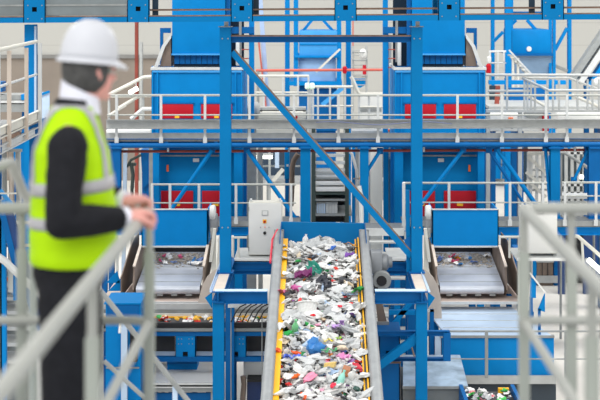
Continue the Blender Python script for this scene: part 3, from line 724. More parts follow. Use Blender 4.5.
# ---------------------------------------------------------------- two mirrored sorting machines
def machine(cx, m, side):
    D = 33.0
    def px(dx): return cx+m*dx
    t = thing('sorting_machine', f'tall blue sorting machine with red panels {side}', 'machine', (X(cx, D), D+1.2, 0))
    def pb(name, mt, a, b, y0, y1, d, dep, par=t, c=0):
        return MB().pbox(px(a), px(b), y0, y1, d, dep, c).build(name, mt, par)
    # open-topped hopper: front, back, sides, rim, stiffeners
    h = pb('hopper', BLUE, -45.5, 45.5, 70, 147, D, .03)
    for a, b in ((-45.5, -44.5), (44.5, 45.5)): pb('hopper_side', BLUE, a, b, 70, 147, D, 2.2, h)
    pb('hopper_back', BLUE, -45.5, 45.5, 66, 147, D+2.2, .03, h)
    pb('rim', GALVL, -46.5, 46.5, 67.4, 70, D-.06, .12, h)
    pb('rim', GALVL, -46.5, -44.5, 67.4, 70, D, 2.2, h); pb('rim', GALVL, 44.5, 46.5, 67.4, 70, D, 2.2, h)
    pb('top_stiffener', BLUEL, -45, 45, 70.3, 72.5, D-.045, .05, h)
    for dx in (-44.6, -39.5, 38.5, 44.6): pb('stiffener', BLUE, dx-.7, dx+.7, 72, 147, D-.05, .05, h)
    for a, b in ((-36, -4), (4, 35)):
        r = pb('red_panel', RED, a, b, 104, 118.5, D-.035, .03, t, .008)
        pb('warning_label', YEL, (a+b)/2-2.2, (a+b)/2+2.2, 115.6, 118.2, D-.044, .008, r)
        pb('panel_frame', BLUED, a-1.2, b+1.2, 102.6, 104, D-.045, .04, r)
    # infeed chute above, with the dark curtain under it
    c = pb('infeed_chute', BLUE, -25, 28, -62, 54.3, D+.45, 1.3, t, .02)
    pb('chute_lip', BLUEL, -25.5, 28.5, 53.6, 55.2, D+.42, 1.36, c)
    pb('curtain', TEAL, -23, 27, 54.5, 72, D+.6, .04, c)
    for k in range(9): pb('curtain_flap', BLUED, -22.6+5.5*k, -17.6+5.5*k, 54.5, 64, D+.55, .03, c)
    # dark open bay beside the chute with its ladder rungs and frame
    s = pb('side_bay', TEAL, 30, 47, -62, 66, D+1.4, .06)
    pb('bay_post', BLUE, 52, 57, -62, 147, D+.9, .22, s); pb('bay_post', BLUED, 29, 33, -62, 66, D+.6, .2, s)
    pb('bay_beam', BLUED, 28, 57, 27, 33.5, D+.75, .15, s)
    pb('bay_pipe', GALVD, 42, 44.5, 20, 62, D+.7, .08, s); pb('hose', GALVL, 38.6, 42.5, 40, 66, D+.6, .14, s, .03)
    for k in range(5): pb('rung', REDP, 44, 52, 31+9*k, 32+9*k, D+.95, .03, s)
    pb('outer_bracket', BLUED, -37, -26.5, 28, 33, D+1.2, .1, s); pb('outer_stay', BLUED, -37, -34, 33, 66, D+1.2, .1, s)
    # side flares of worn plate
    f = MB().prism([W(px(-26), 36, D+.5), W(px(-33), 46, D+.5), W(px(-37), 66.5, D+.5), W(px(-26), 66.5, D+.5)], (0, 1.0, 0)).build('side_flare', BROWN, t)
    MB().prism([W(px(-26), 34, D+.4), W(px(-35), 45.5, D+.4), W(px(-43), 67, D+.4), W(px(-39), 67, D+.4), W(px(-32), 47, D+.4), W(px(-26), 38, D+.4)], (0, .06, 0)).build('flare_edge', GALVL, f)
    # lower housing under the walkway
    L = pb('lower_housing', BLUEP, -40, 43, 149, 222, D+.5, 1.8, t, .02)  # darker blue puts the shade under the walkway into the colour
    pb('housing_ledge', GALVD, -38, 22, 155, 156.5, D+.45, .05, L)
    pb('rating_plate', GALVL, -4, 2, 158.5, 162, D+.47, .03, L)
    pb('orange_label', ORANGE, -30.5, -28.4, 165, 171.5, D+.47, .03, L)
    for a, b in ((-36, -4), (5, 32)):
        r = pb('lower_red_panel', RED, a, b, 191, 220, D+.46, .04, t, .008)
        pb('warning_label', YEL, (a+b)/2-3, (a+b)/2+3, 203.5, 206, D+.44, .02, r)
    for a, b in ((-45, -38.5), (36.5, 45)):
        for d in (D+.25, D+2.1):
            x0, x1 = X(px(a), D), X(px(b), D); xm = (x0+x1)/2
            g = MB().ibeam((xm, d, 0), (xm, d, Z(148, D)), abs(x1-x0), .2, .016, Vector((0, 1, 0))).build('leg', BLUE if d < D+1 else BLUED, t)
            MB().cbox(xm-.16, xm+.16, d-.16, d+.16, 0, .02, .004).build('foot_plate', BLUED, g)
    return t
machine(197, 1, 'left of the portal')
machine(440, -1, 'right of the portal')

# ---------------------------------------------------------------- discharge hoods and chute belts in front of them
def chute(sx, side):
    D = 28.5; xm = sx*2.96; hw = .675
    t = thing('discharge_conveyor', f'short discharge belt under a blue hood {side}', 'conveyor', (xm, D, 0))
    zt, zb = Z(210, D), Z(246, D)
    h = MB().box(xm-hw, xm+hw, D, D+.02, zb, zt).box(xm-hw, xm+hw, D+.02, D+.06, zt-.02, zt).box(xm-hw, xm-hw+.02, D, D+1.0, zb, zt).box(xm+hw-.02, xm+hw, D, D+1.0, zb, zt).build('hood', BLUE, t)
    MB().cbox(xm-hw-.01, xm+hw+.01, D-.03, D+.03, zb-.03, zb+.005, .006).build('hood_hem', GALVL, h)
    MB().cbox(xm-hw-.01, xm+hw+.01, D-.02, D+.02, zt, zt+.025, .006).build('hood_lip', GALVL, h)
    # belt slab with rounded nose
    p0, p1 = Vector((xm, 29.6, Z(252, 29.2)-.05)), Vector((xm, 27.3, Z(287, 27.3)))
    MB().bar(p0, p1, 1.24, .05).build('belt_surface', STEEL, t)
    nb = MB().tube((xm-.62, 27.3, p1.z-.055), (xm+.62, 27.3, p1.z-.055), .08, 16).build('tail_drum', STEEL, t)
    for k in range(4): MB().cbox(xm-.5+.28*k, xm-.38+.28*k, 27.26, 27.34, p1.z-.17, p1.z-.13, .01).build('belt_cleat', GALVD, nb)
    for k in (1, 2, 3):
        q = p0+(p1-p0)*(.30+.2*k); MB().bar(q+Vector((-.6, 0, .028)), q+Vector((.6, 0, .028)), .02, .008).build('belt_seam', GALVD, t)
    MB().box(xm-.66, xm+.66, 29.45, 29.5, Z(262, 29), Z(226, 29.5)).build('throat_curtain', DARK, t)
    for s in (-1, 1):
        x = xm+s*.665
        pl = MB().prism([(x, 29.6, zb+.02), (x, 28.4, zb+.02), (x, 27.45, Z(268, 27.4)), (x, 27.25, Z(290, 27.25)), (x, 27.6, Z(296, 27.5)), (x, 29.6, Z(266, 29))], (s*.03, 0, 0)).build('side_plate', BROWN, t)
        MB().bar((x+s*.015, 28.4, zb+.03), (x+s*.015, 27.4, Z(267, 27.4)+.01), .05, .03).build('plate_edge', BEIGE, pl)
        x2 = xm+s*.86
        fl = MB().prism([(x2, 29.6, zb+.1), (x2, 28.6, zb+.1), (x2+s*.05, 27.3, Z(277, 27.3)), (x2+s*.05, 27.3, Z(297, 27.3)), (x2, 29.6, Z(280, 29))], (s*.02, 0, 0)).build('outer_guard', BROWN if s*sx > 0 else CREAM, t)
        for y in (27.6, 29.4): MB().ibeam((x+s*.1, y, 0), (x+s*.1, y, 2.2), .10, .10).build('leg', BLUED, t)
    # drive on the inner flank
    s = -sx; x = xm+s*(hw+.08)
    g = MB().lathe((x-.05, D+.15, Z(214, D)), [(.14, 0), (.16, .02), (.16, .1), (.13, .12)], 18, 'x').build('drive_pulley', GALVL, t)
    MB().cbox(x-.05, x+.1, D+.05, D+.4, Z(234, D), Z(216, D), .03).build('gear_box', MACHG, g)
    MB().cbox(x-.03, x+.05, D, D+.1, Z(238, D), Z(228, D), .02).build('chain_guard', GALVD, g)
    # dusty tray under the nose
    MB().box(xm-.95, xm+.95, 27.0, 28.6, Z(302, 27.0)-.03, Z(302, 27.0)).build('drip_tray', PINKG, t)
    MB().box(xm-.95, xm+.95, 26.97, 27.0, Z(304, 27.0), Z(302, 27.0)+.01).build('tray_edge', GALVL, t)
    for k in range(14):
        y = rnd.uniform(28.5, 29.1); zz = p0.z+(p1.z-p0.z)*(29.6-y)/2.3+.07
        c = rnd.choice([(236, 236, 234), (236, 236, 234), (120, 150, 210), (220, 90, 130), (190, 192, 194), (70, 140, 200), (226, 160, 60)])
        cn = {(236, 236, 234): 'white', (120, 150, 210): 'pale blue', (220, 90, 130): 'pink', (190, 192, 194): 'grey', (70, 140, 200): 'blue', (226, 160, 60): 'orange'}[c]
        piece(rnd.choice(['scrap', 'film']), Vector((xm+rnd.uniform(-.52, .52), y, zz)), rnd.uniform(.10, .2), c, f'{cn} scrap on the discharge belt under the hood {side}', f'{cn} scraps on the discharge belt {side}', i=k)
    def pos():
        y = min(29.3, max(28.1, rnd.gauss(28.95, .22))); return Vector((xm+rnd.uniform(-.58, .58), y, p0.z+(p1.z-p0.z)*(29.6-y)/2.3+.035))
    tag(bits(MB(), 420, pos, .012, .04).build('small_scraps', mat('grey_crumbs', (168, 160, 148), .8, var=.3, scale=30), smooth=False), f'grey crumbs and small scraps spread on the discharge belt {side}', 'waste', kind='stuff')
chute(-1, 'left of the portal'); chute(1, 'right of the portal')

# ---------------------------------------------------------------- upper walkway crossing the hall
WD = 31.0
def railing(label, px0, px1, yt, ym, yb, D, posts, m=GALVL, r=.022, feet=True, name='guard_rail'):
    t = thing(name, label, 'railing', (X((px0+px1)/2, D), D, Z(yb, D)))
    MB().tube(W(px0, yt, D), W(px1, yt, D), r*1.15, 8).build('top_rail', m, t)
    for y in (ym if isinstance(ym, (list, tuple)) else [ym]): MB().tube(W(px0, y, D), W(px1, y, D), r*.8, 8).build('mid_rail', m, t)
    for p in posts:
        q = MB().bar(W(p, yb, D-.03), W(p, yt, D-.03), .055, .03, Vector((0, 1, 0))).build('post', GALVD if m is GALVD else GALVL, t)
        if feet: MB().pbox(p-2, p+2, yb-6, yb, D-.06, .03).build('foot_plate', GALVL, q)
    return t
def walkway():
    t = thing('walkway', 'upper galvanised walkway crossing the hall behind the portal', 'walkway', (X(380, WD), WD+.6, Z(144, WD)))
    a, b = 106, 660
    MB().pbox(a, b, 139.5, 141.5, WD+.04, 1.15).build('grating', GRATE, t)
    MB().pbox(a, b, 133, 138.5, WD+.03, .012).build('toe_board', GALV, t); MB().pbox(a, b, 133, 138.5, WD+1.18, .012).build('toe_board', GALV, t)
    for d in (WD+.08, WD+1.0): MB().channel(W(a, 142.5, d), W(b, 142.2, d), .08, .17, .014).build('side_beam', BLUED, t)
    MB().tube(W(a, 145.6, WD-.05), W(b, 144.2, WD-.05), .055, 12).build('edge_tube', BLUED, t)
    for k in range(11):
        p = a+10+50*k; MB().bar(W(p, 144, WD), W(p, 144, WD)+Vector((0, 1.1, 0)), .08, .1).build('cross_beam', BLUED, t)
walkway()
railing('front guard rail of the upper walkway with square posts', 107, 640, 95.3, 115, 143, WD, [116.5, 161, 205, 249.5, 294, 338.5, 378, 413, 457.5, 502, 546, 567, 612], RAILP)
def tray():
    t = thing('cable_tray', 'long grey cable tray fixed along the upper walkway rail', 'cable tray', (X(380, WD), WD, Z(129, WD)))
    MB().channel(W(106, 124.3, WD-.09), W(660, 123.5, WD-.09), .10, .20, .010).build('tray', GALV, t)
    MB().bar(W(106, 120, WD-.15), W(660, 119.6, WD-.15), .02, .02).build('tray_lip', GALVD, t); MB().bar(W(106, 128.6, WD-.15), W(660, 127.8, WD-.15), .02, .02).build('tray_lip', GALVD, t)
    for p in range(116, 640, 44): MB().pbox(p-1, p+1, 119, 129, WD-.03, .03).build('bracket', GALVD, t)
    MB().pipe([W(316+8*i, 123.2-1.6*math.sin(i*.55+.5), WD-.16) for i in range(18)], .009, 6).build('loose_cable', mat('blue_cable', (110, 120, 160), .6), t)
tray()
t = thing('pipe', 'thin rust brown pipe hanging under the upper walkway', 'pipe', W(380, 151, WD+.2))
MB().tube(W(118, 151.5, WD+.2), W(620, 149.8, WD+.2), .030, 8).build('pipe_run', RUSTR, t)
for p in (119, 168, 289, 323, 424, 575): MB().pbox(p-1, p+1, 146, 152, WD+.15, .05).build('hanger', GALVL, t)
for p0, p1, ln, lb in ((111, 121, BLUED, 'dark blue column under the walkway beside the man\'s hands'), (300.5, 310.5, BLUEP, 'blue column under the walkway behind the waste belt head'),
                   (360, 368.5, BLUEP, 'blue column under the walkway by the central stairs'), (550, 559.5, BLUEP, 'blue column under the walkway above the right control cabinet'),
                   (588, 602, BLUED, 'dark blue column under the walkway at the right picture edge')):
    x0, x1 = X(p0, WD), X(p1, WD); xm = (x0+x1)/2
    t = thing('steel_column', lb, 'column', (xm, WD, 0))
    zb = 0 if p0 in (300.5, 360) else Z(226, 30.0); MB().ibeam((xm, WD, zb), (xm, WD, Z(146, WD)), x1-x0, .2, .016, Vector((0, 1, 0))).build('shaft', ln, t)
    MB().cbox(xm-.17, xm+.17, WD-.17, WD+.17, zb, zb+.025, .004).build('foot_plate', BLUED, t)
    MB().cbox(xm-.15, xm+.15, WD-.15, WD+.15, Z(148.4, WD), Z(146.8, WD), .004).build('head_plate', BLUED, t)
for (a, b, c, d, w, lb) in ((212, 150, 164, 218, .095, 'blue tube brace sloping left in front of the left machine'), (247, 150, 296, 217, .095, 'blue tube brace sloping right behind the control cabinet'),
     (380, 151, 366, 171, .08, 'short blue brace beside the central stair column'), (463, 150, 409, 218, .09, 'blue tube brace sloping left in front of the right machine'),
     (497, 149, 546, 217, .10, 'bright blue tube brace sloping right of the right machine'), (489, 150, 534, 217, .07, 'dark blue brace behind the bright one right of the right machine'),
     (545.5, 148, 551, 217, .075, 'steep pale blue brace against the right column'), (589, 148, 601, 196, .085, 'steep blue brace near the right picture edge'), (588, 150, 574, 178, .07, 'blue brace leaning left near the right picture edge')):
    m = MB(); p, q = W(a, b, WD+.1), W(c, d+2, WD+.1)
    t = thing('brace', lb, 'brace', q)
    MB().tube(p, q, w/2, 12).build('tube', BLUED if 'dark' in lb else BLUE, t)
    for e in (p, q): MB().cbox(e.x-.07, e.x+.07, e.y-.02, e.y+.02, e.z-.07, e.z+.07, .01).build('end_plate', BLUED, t)

# ---------------------------------------------------------------- lower walkway
LD = 30.0
def lower(px0, px1, lb):
    t = thing('walkway', lb, 'walkway', (X((px0+px1)/2, LD), LD+.6, 0))
    MB().pbox(px0, px1, 221, 226.3, LD, .02).build('toe_board', GALVD, t)
    MB().pbox(px0, px1, 225, 227, LD+.02, 1.2).build('grating', GRATE, t)
    MB().channel(W(px0, 231, LD+.05), W(px1, 231, LD+.05), .08, .17, .014).build('side_beam', BLUE, t)
    for p in (px0+4, px1-4):
        for d in (LD+.1, LD+1.1): MB().ibeam((X(p, LD), d, 0), (X(p, LD), d, Z(234, LD)), .12, .12).build('leg', BLUED, t)
lower(100, 300, 'lower walkway left of the centre at the foot of the left machine')
lower(404, 640, 'lower walkway right of the centre at the foot of the right machine')
railing('pale guard rail of the lower walkway in front of the left machine', 151, 296, 184.5, [203], 224, LD-.02, [152, 170, 199, 236, 291], RAILP, .02)
railing('pale guard rail of the lower walkway in front of the right machine', 403, 547, 183, [202.5], 226, LD-.02, [404, 449, 510, 543], RAILP, .02)
railing('pale guard rail of the lower walkway at the right edge', 562, 640, 182.5, [196], 226, LD-.02, [565, 596, 630], RAILP, .02)
railing('single white post rail beside the central stairs', 402.5, 405, 183, [203], 231, LD-.4, [403.5], WHITE, .02)

# ---------------------------------------------------------------- cabinet platform and control cabinets
def cab_platform(px0, px1, lb, legs):
    t = thing('platform', lb, 'platform', (X((px0+px1)/2, 25.7), 26.3, 0))
    MB().pbox(px0, px1, 258, 261, 25.68, .03, .004).build('edge_strip', WHITE, t)
    MB().box(X(px0, 25.7), X(px1, 25.7), 25.7, 26.9, 3.21, 3.24).build('deck_plate', GALV, t)
    if px0 < 500: MB().channel(W(px0, 266, 25.74), W(px1, 266, 25.74), .08, .16, .014).build('front_beam', BLUED, t)
    for p in legs: MB().ibeam((X(p, 27.4), 27.4, 0), (X(p, 27.4), 27.4, 3.2), .12, .12).build('leg', BLUED, t); MB().box(X(px0+8, 25.7), X(px1-8, 25.7), 26.9, 27.46, 3.1, 3.2).build('tail_beam', BLUED, t)
cab_platform(234, 272, 'small platform carrying the left control cabinet', ())
cab_platform(388, 412, 'small platform strip right of the belt head and below the stairs', ())
cab_platform(517, 566, 'small platform carrying the right control cabinet', (524,))
def cabinet(px0, px1, y0, y1, D, lb, ctl):
    x0, x1 = X(px0, D), X(px1, D); z0, z1 = Z(y1, D), Z(y0, D)
    t = thing('control_cabinet', lb, 'cabinet', ((x0+x1)/2, D+.15, 3.24))
    MB().cbox(x0, x1, D+.02, D+.32, z0, z1, .01).build('body', CREAM, t)
    d = MB().cbox(x0+.012, x1-.012, D, D+.025, z0+.015, z1-.015, .006).build('door', WHITE, t)
    for x in (x0+.04, x1-.04):
        MB().cbox(x-.02, x+.02, D+.1, D+.2, z1, z1+.05, .006).build('lifting_lug', GALVL, t)
        if z0 > 3.27: MB().box(x-.03, x+.03, D+.05, D+.25, 3.24, z0).build('foot', GALVD, t)
    for z in (z0+.12, z1-.12): MB().tube((x0+.004, D-.004, z-.04), (x0+.004, D-.004, z+.04), .009, 8).build('hinge', GALVD, d)
    for k, (px, py, r, mt, nm) in enumerate(ctl):
        if nm == 'display':
            p = MB().pbox(px-3.3, px+3.3, py-2.6, py+2.6, D-.018, .02, .004).build('display_frame', GALV, d); MB().pbox(px-2.4, px+2.4, py-1.9, py+1.9, D-.022, .006).build('display', WHITE, p)
        elif nm == 'main_switch':
            p = MB().pbox(px-r, px+r, py-r, py+r, D-.012, .015, .003).build('switch_plate', YEL, d); MB().lathe((X(px, D), D-.012, Z(py, D)), [(.022, 0), (.02, -.03)], 14, 'y').build('main_switch', RED, p)
        else: MB().lathe((X(px, D), D, Z(py, D)), [(r, 0), (r*.9, -.03)], 14, 'y').build(nm, mt, d)
cabinet(248.5, 282, 202.5, 255.5, 26.0, 'light grey control cabinet with a yellow main switch left of the belt head',
        [(265, 213, 0, None, 'display'), (264.6, 221.5, 1.9, None, 'main_switch'), (264.8, 233, .030, DARK, 'black_knob'), (260.5, 227.2, .010, GALVD, 'button'), (265, 227, .010, ORANGE, 'button'), (269, 227, .010, GALVD, 'button')])
cabinet(521.5, 557.5, 207.5, 254, 26.0, 'light grey control cabinet half hidden by the right foreground rail',
        [(540.5, 211.5, 0, None, 'display'), (540, 222, .014, GALVD, 'button'), (540, 229, .014, DARK, 'button')])
t = thing('stand', 'pale low tube stand beside the left control cabinet', 'stand', (X(241, 25.9), 25.9, 3.24))
MB().tube(W(232, 237.5, 25.9), W(247, 237.5, 25.9), .022, 8).build('bar', CREAM, t)
for p in (233, 238.5): MB().tube((X(p, 25.9), 25.9, 3.24), W(p, 237.5, 25.9), .022, 8).build('leg', CREAM, t)
t = thing('stand', 'pale low tube stand right of the right hood', 'stand', (X(510, 26.6), 26.6, 0))
MB().tube(W(500, 237, 26.6), W(519, 237, 26.6), .025, 8).build('bar', CREAM, t)
for p, zz in ((509.5, 3.1), (519, 0)): MB().tube((X(p, 26.6), 26.6, zz), W(p, 237, 26.6), .022, 8).build('leg', CREAM, t)

# ---------------------------------------------------------------- central stairs
def stairs():
    t = thing('stairs', 'grey steel stairs with open treads right of the belt head', 'stairs', (X(386, 28.5), 28.5, 0))
    x0, x1 = X(366, 29), X(404, 29)
    MB().box(x0, x1, 29.0, 29.9, 3.20, 3.24).build('landing', GRATE, t)
    MB().box(x0, x1, 28.97, 29.0, 3.12, 3.27).build('landing_edge', GALVL, t)
    for k in range(1, 15):
        z = 3.24-.2*k; y = 29.05-.24*k
        if z > .1 and y > 26.0: MB().box(x0, x1, y-.12, y+.14, z-.03, z).build('tread', GALV, t)
    for x in (x0-.02, x1+.02):
        MB().bar((x, 29.1, 3.12), (x, 26.0, .54), .03, .22).build('stringer', GALVD, t)
        MB().tube((x, 26.1, 0), (x, 26.1, .62), .04).build('leg', GALVD, t)
        MB().ibeam((x, 29.8, 0), (x, 29.8, 3.2), .1, .1).build('landing_leg', BLUED, t)
        MB().ibeam((x, 29.1, 0), (x, 29.1, 3.2), .1, .1).build('landing_leg', BLUED, t)
stairs()
# ---------------------------------------------------------------- lower sorting line, left of the waste belt
def low_line():
    D = 26.0; t = thing('sorting_conveyor', 'low blue sorting conveyor with square windows left of the waste belt', 'conveyor', (X(190, D), D+.5, 0))
    a, b = 96, 318
    MB().pbox(a, b, 323, 327.6, D-.05, .09, .006).build('rubber_edge', DARK, t)
    MB().pbox(a, b, 328, 331.6, D-.03, .06, .006).build('lower_rail', GALVD, t)
    MB().pbox(a, b, 332, 336, D, .08).build('top_flange', BLUED, t); MB().pbox(a, b, 357, 361.8, D, .10).build('bottom_flange', BLUED, t)
    for c in (85, 135.5, 185.5, 236, 286.5):
        p = MB(); x0, x1 = c-10.3, c+10.3
        p.pbox(x0, c-2.7, 335.5, 357.5, D+.01, .012).pbox(c+2.3, x1, 335.5, 357.5, D+.01, .012).pbox(c-2.7, c+2.3, 335.5, 351.8, D+.01, .012).pbox(c-2.7, c+2.3, 356.8, 357.6, D+.01, .012)
        p.pbox(x0, x0+.8, 335.5, 357.5, D+.01, .12).pbox(x1-.8, x1, 335.5, 357.5, D+.01, .12)
        pl = p.build('side_plate', BLUE, t)
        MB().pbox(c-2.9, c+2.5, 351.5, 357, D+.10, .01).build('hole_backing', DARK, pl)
        for dx in (-7, -4, 3.5, 7):
            for y in (339, 344): MB().lathe((X(c+dx, D), D+.01, Z(y, D)), [(.010, 0), (.010, -.008)], 6, 'y').build('bolt', GALVD, pl)
    for x0, x1 in ((146, 175), (196, 226), (246.5, 276)):
        q = MB().pbox(x0, x1, 336, 351.5, D+.45, .02).build('return_belt', BELT, t); MB().pbox(x0, x1, 351.5, 357, D+.40, .02).build('inner_panel', PALE, q)
    MB().box(X(a, D), X(b, D), D+.02, D+.76, Z(323, D)-.10, Z(323, D)-.07).build('belt_surface', BELT, t)
    MB().pbox(a, b, 316.6, 320.5, D+.72, .03).build('yellow_edge', YEL, t)
    MB().pbox(a, b, 313.6, 317, D+.76, .03).build('back_lip', WHITE, t)
    MB().pbox(a, b, 309.5, 313.6, D+.80, .03).build('back_panel', GALVD, t); MB().pbox(a, b, 303.5, 309.5, D+.84, .04).build('back_rail', GALVL, t)
    for x in (104, 150, 231, 308):
        for d in (D+.15, D+.75): MB().ibeam((X(x, D), d, 0), (X(x, D), d, Z(360, D)), .12, .12).build('leg', BLUED, t)
low_line()
for k in range(62):
    c, cn = rnd.choice([((238, 238, 236), 'white'), ((238, 238, 236), 'white'), ((238, 238, 236), 'white'), ((238, 238, 236), 'white'), ((238, 238, 236), 'white'), ((238, 238, 236), 'white'), ((238, 238, 236), 'white'), ((196, 198, 200), 'grey'), ((212, 60, 50), 'red'), ((70, 170, 90), 'green'), ((236, 180, 50), 'yellow'), ((90, 92, 100), 'dark')])
    px = rnd.choice([rnd.uniform(156, 214), rnd.uniform(230, 276)])
    D = 26.12+rnd.random()*.52; piece(rnd.choice(['scrap', 'film']), Vector((X(px, D), D, 1.95+rnd.uniform(0, .04))), rnd.uniform(.10, .19), c, f'{cn} scrap on the low sorting conveyor left of the waste belt', f'{cn} scraps on the low sorting conveyor', i=k)
# things under and around it
t = thing('waste_bin', 'blue box under the low sorting conveyor', 'box', (X(182, 26.4), 26.6, 0))
MB().pbox(167, 197, 362.5, 378, 26.35, .5, .01).build('body', BLUE, t); MB().pbox(167, 197, 362, 364, 26.33, .54).build('rim', BLUED, t)
for p in (170, 194): MB().box(X(p, 26.4)-.03, X(p, 26.4)+.03, 26.4, 26.8, 0, Z(377.5, 26.4)).build('leg', BLUED, t)
t = thing('table', 'white topped bench under the low sorting conveyor', 'table', (X(190, 25.8), 26.2, 0))
MB().box(X(148, 25.5), X(217, 25.5), 25.3, 27.4, Z(382, 25.5)-.03, Z(382, 25.5)).build('table_top', WHITE, t)
MB().pbox(148, 217, 383, 388, 25.3, .03).build('front_edge', GALVL, t)
MB().pbox(148, 217, 388, 392, 25.34, .03).build('front_shelf', GALVD, t)
MB().pbox(146, 219, 393, 430, 25.45, .04).build('skirt_panel', BLUED, t)
for p in (152, 213):
    for d in (25.4, 27.3): MB().box(X(p, 25.5)-.03, X(p, 25.5)+.03, d-.03, d+.03, 0, Z(383, 25.5)).build('leg', GALVD, t)
t = thing('control_desk', 'white panel over a dark blue box close to the left rail of the waste belt', 'cabinet', (X(252, 26.2), 26.3, 0))
MB().pbox(243.5, 266, 362, 379, 26.3, .05, .006).build('white_panel', WHITE, t)
MB().pbox(247, 266, 379, 382, 26.0, .5).build('ledge', DARK, t)
MB().box(X(247, 26.1), X(266, 26.1), 26.1, 26.8, 0, Z(382, 26.1)).build('body', mat('navy_paint', (8, 42, 92), .5), t)
MB().pipe([W(243, 376, 26), W(244, 384, 26), W(243, 396, 26), Vector((X(242, 26), 26, .4))], .05, 8).build('hose', BROWN, t)
t = thing('cable_tray', 'slim grey mesh tray with loose black cables left of the waste belt', 'cable tray', W(250, 310, 24.6))
MB().bar(W(228, 306, 25), W(264, 304.5, 25), .12, .04).build('tray', GALVL, t)
for k in range(6):
    x = 231+5.5*k; MB().pipe([W(x, 322, 24.9), W(x+5, 312, 24.85), W(x+9, 307+k % 2, 24.8), W(x+15, 304, 24.9)], .011, 6).build('loose_cable', DARK, t)
MB().tube((X(231, 25), 25, 0), W(231, 306, 25), .010).build('post', GALVD, t); MB().tube((X(262, 25), 25, 0), W(262, 305, 25), .010).build('post', GALVD, t)

# blue housings behind the lower left rails
t = thing('housing', 'blue panelled housing behind the lower left rails and the man\'s legs', 'machine', (X(118, 25.4), 25.6, 0))
MB().pbox(104, 141, 303, 304.5, 25.05, .9).build('top_plate', BLUE, t)
MB().box(X(105, 25), X(140, 25), 25.08, 25.9, 0, Z(304.5, 25)).build('body', BLUE, t)
MB().pbox(107, 139, 305, 316, 25.06, .02).build('upper_panel', BLUED, t); MB().pbox(106, 139, 367.5, 368.6, 25.04, .05).build('seam', GALVD, t)
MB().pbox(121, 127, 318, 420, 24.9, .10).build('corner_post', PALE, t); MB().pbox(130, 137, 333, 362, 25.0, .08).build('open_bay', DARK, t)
t = thing('bracket', 'blue triangular brackets with beige plates left of the left discharge belt', 'bracket', (X(116, 27.5), 27.5, 0))
for (a, b, c, d) in ((106, 283, 116, 271), (108, 291, 120, 278)):
    MB().prism([W(a, b, 27.5), W(a+14, b, 27.5), W(c+1, d, 27.5)], (0, .05, 0)).build('gusset', BLUE, t)
MB().box(X(104, 27.6), X(124, 27.6), 27.2, 29.4, Z(300, 27.3)-.06, Z(300, 27.3)).build('plate', BEIGE, t)
for p in (107, 122): MB().box(X(p, 27.6)-.04, X(p, 27.6)+.04, 27.4, 29.2, 0, Z(300, 27.3)-.06).build('leg', BLUED, t)
t = thing('bracket', 'blue bracket with a white edge right of the right discharge belt', 'bracket', (X(537, 25), 25, 0))
MB().bar(W(530, 273, 25), W(545.5, 293, 25), .04, .03).build('white_edge', WHITE, t)
MB().prism([W(531, 277, 25.02), W(536, 283, 25.02), W(536, 298, 25.02), W(530, 298, 25.02)], (0, .04, 0)).build('gusset', BLUE, t)
MB().prism([W(545, 293, 25.02), W(545, 312, 25.02), W(538, 310, 25.02)], (0, .04, 0)).build('gusset', BLUE, t)
MB().box(X(538.5, 25), X(541, 25), 25.02, 25.08, Z(335, 25), Z(309, 25)).build('leg', BLUED, t)
MB().box(X(530, 25), X(533, 25), 25.02, 25.08, Z(335, 25), Z(298, 25)).build('leg', BLUED, t)
# rounded beige guards at the feet of the hoods
for sx, lb in ((-1, 'rounded beige funnel plate between the left discharge belt and the portal frame'), (1, 'rounded beige funnel plate between the portal frame and the right discharge belt')):
    c = lambda p: 320+sx*(p-320)
    t = thing('funnel_plate', lb, 'funnel', (X(c(431), 26.3), 26.3, 0))
    pts = [W(c(p), y, 26.3) for p, y in ((421, 268), (427, 271), (433, 277), (438, 286), (441, 298), (442, 322 if sx > 0 else 303), (421, 322 if sx > 0 else 303))]
    MB().prism(pts, (0, .06, 0)).build('plate', BEIGE, t)
    MB().prism([W(c(p), y, 26.25) for p, y in ((424, 229), (427, 229), (431, 262), (428, 262))], (0, .12, 0)).build('neck', CREAM, t)
    for p in (422.5,): MB().box(X(c(p), 26.3)-.03, X(c(p), 26.3)+.03, 26.3, 26.38, 0, Z(300, 26.3)).build('leg', BEIGE, t)
    MB().prism([W(c(p), y, 26.35) for p, y in ((424, 229), (427, 229), (429, 275), (424, 275))], (0, .05, 0)).build('back_rib', CREAM, t)

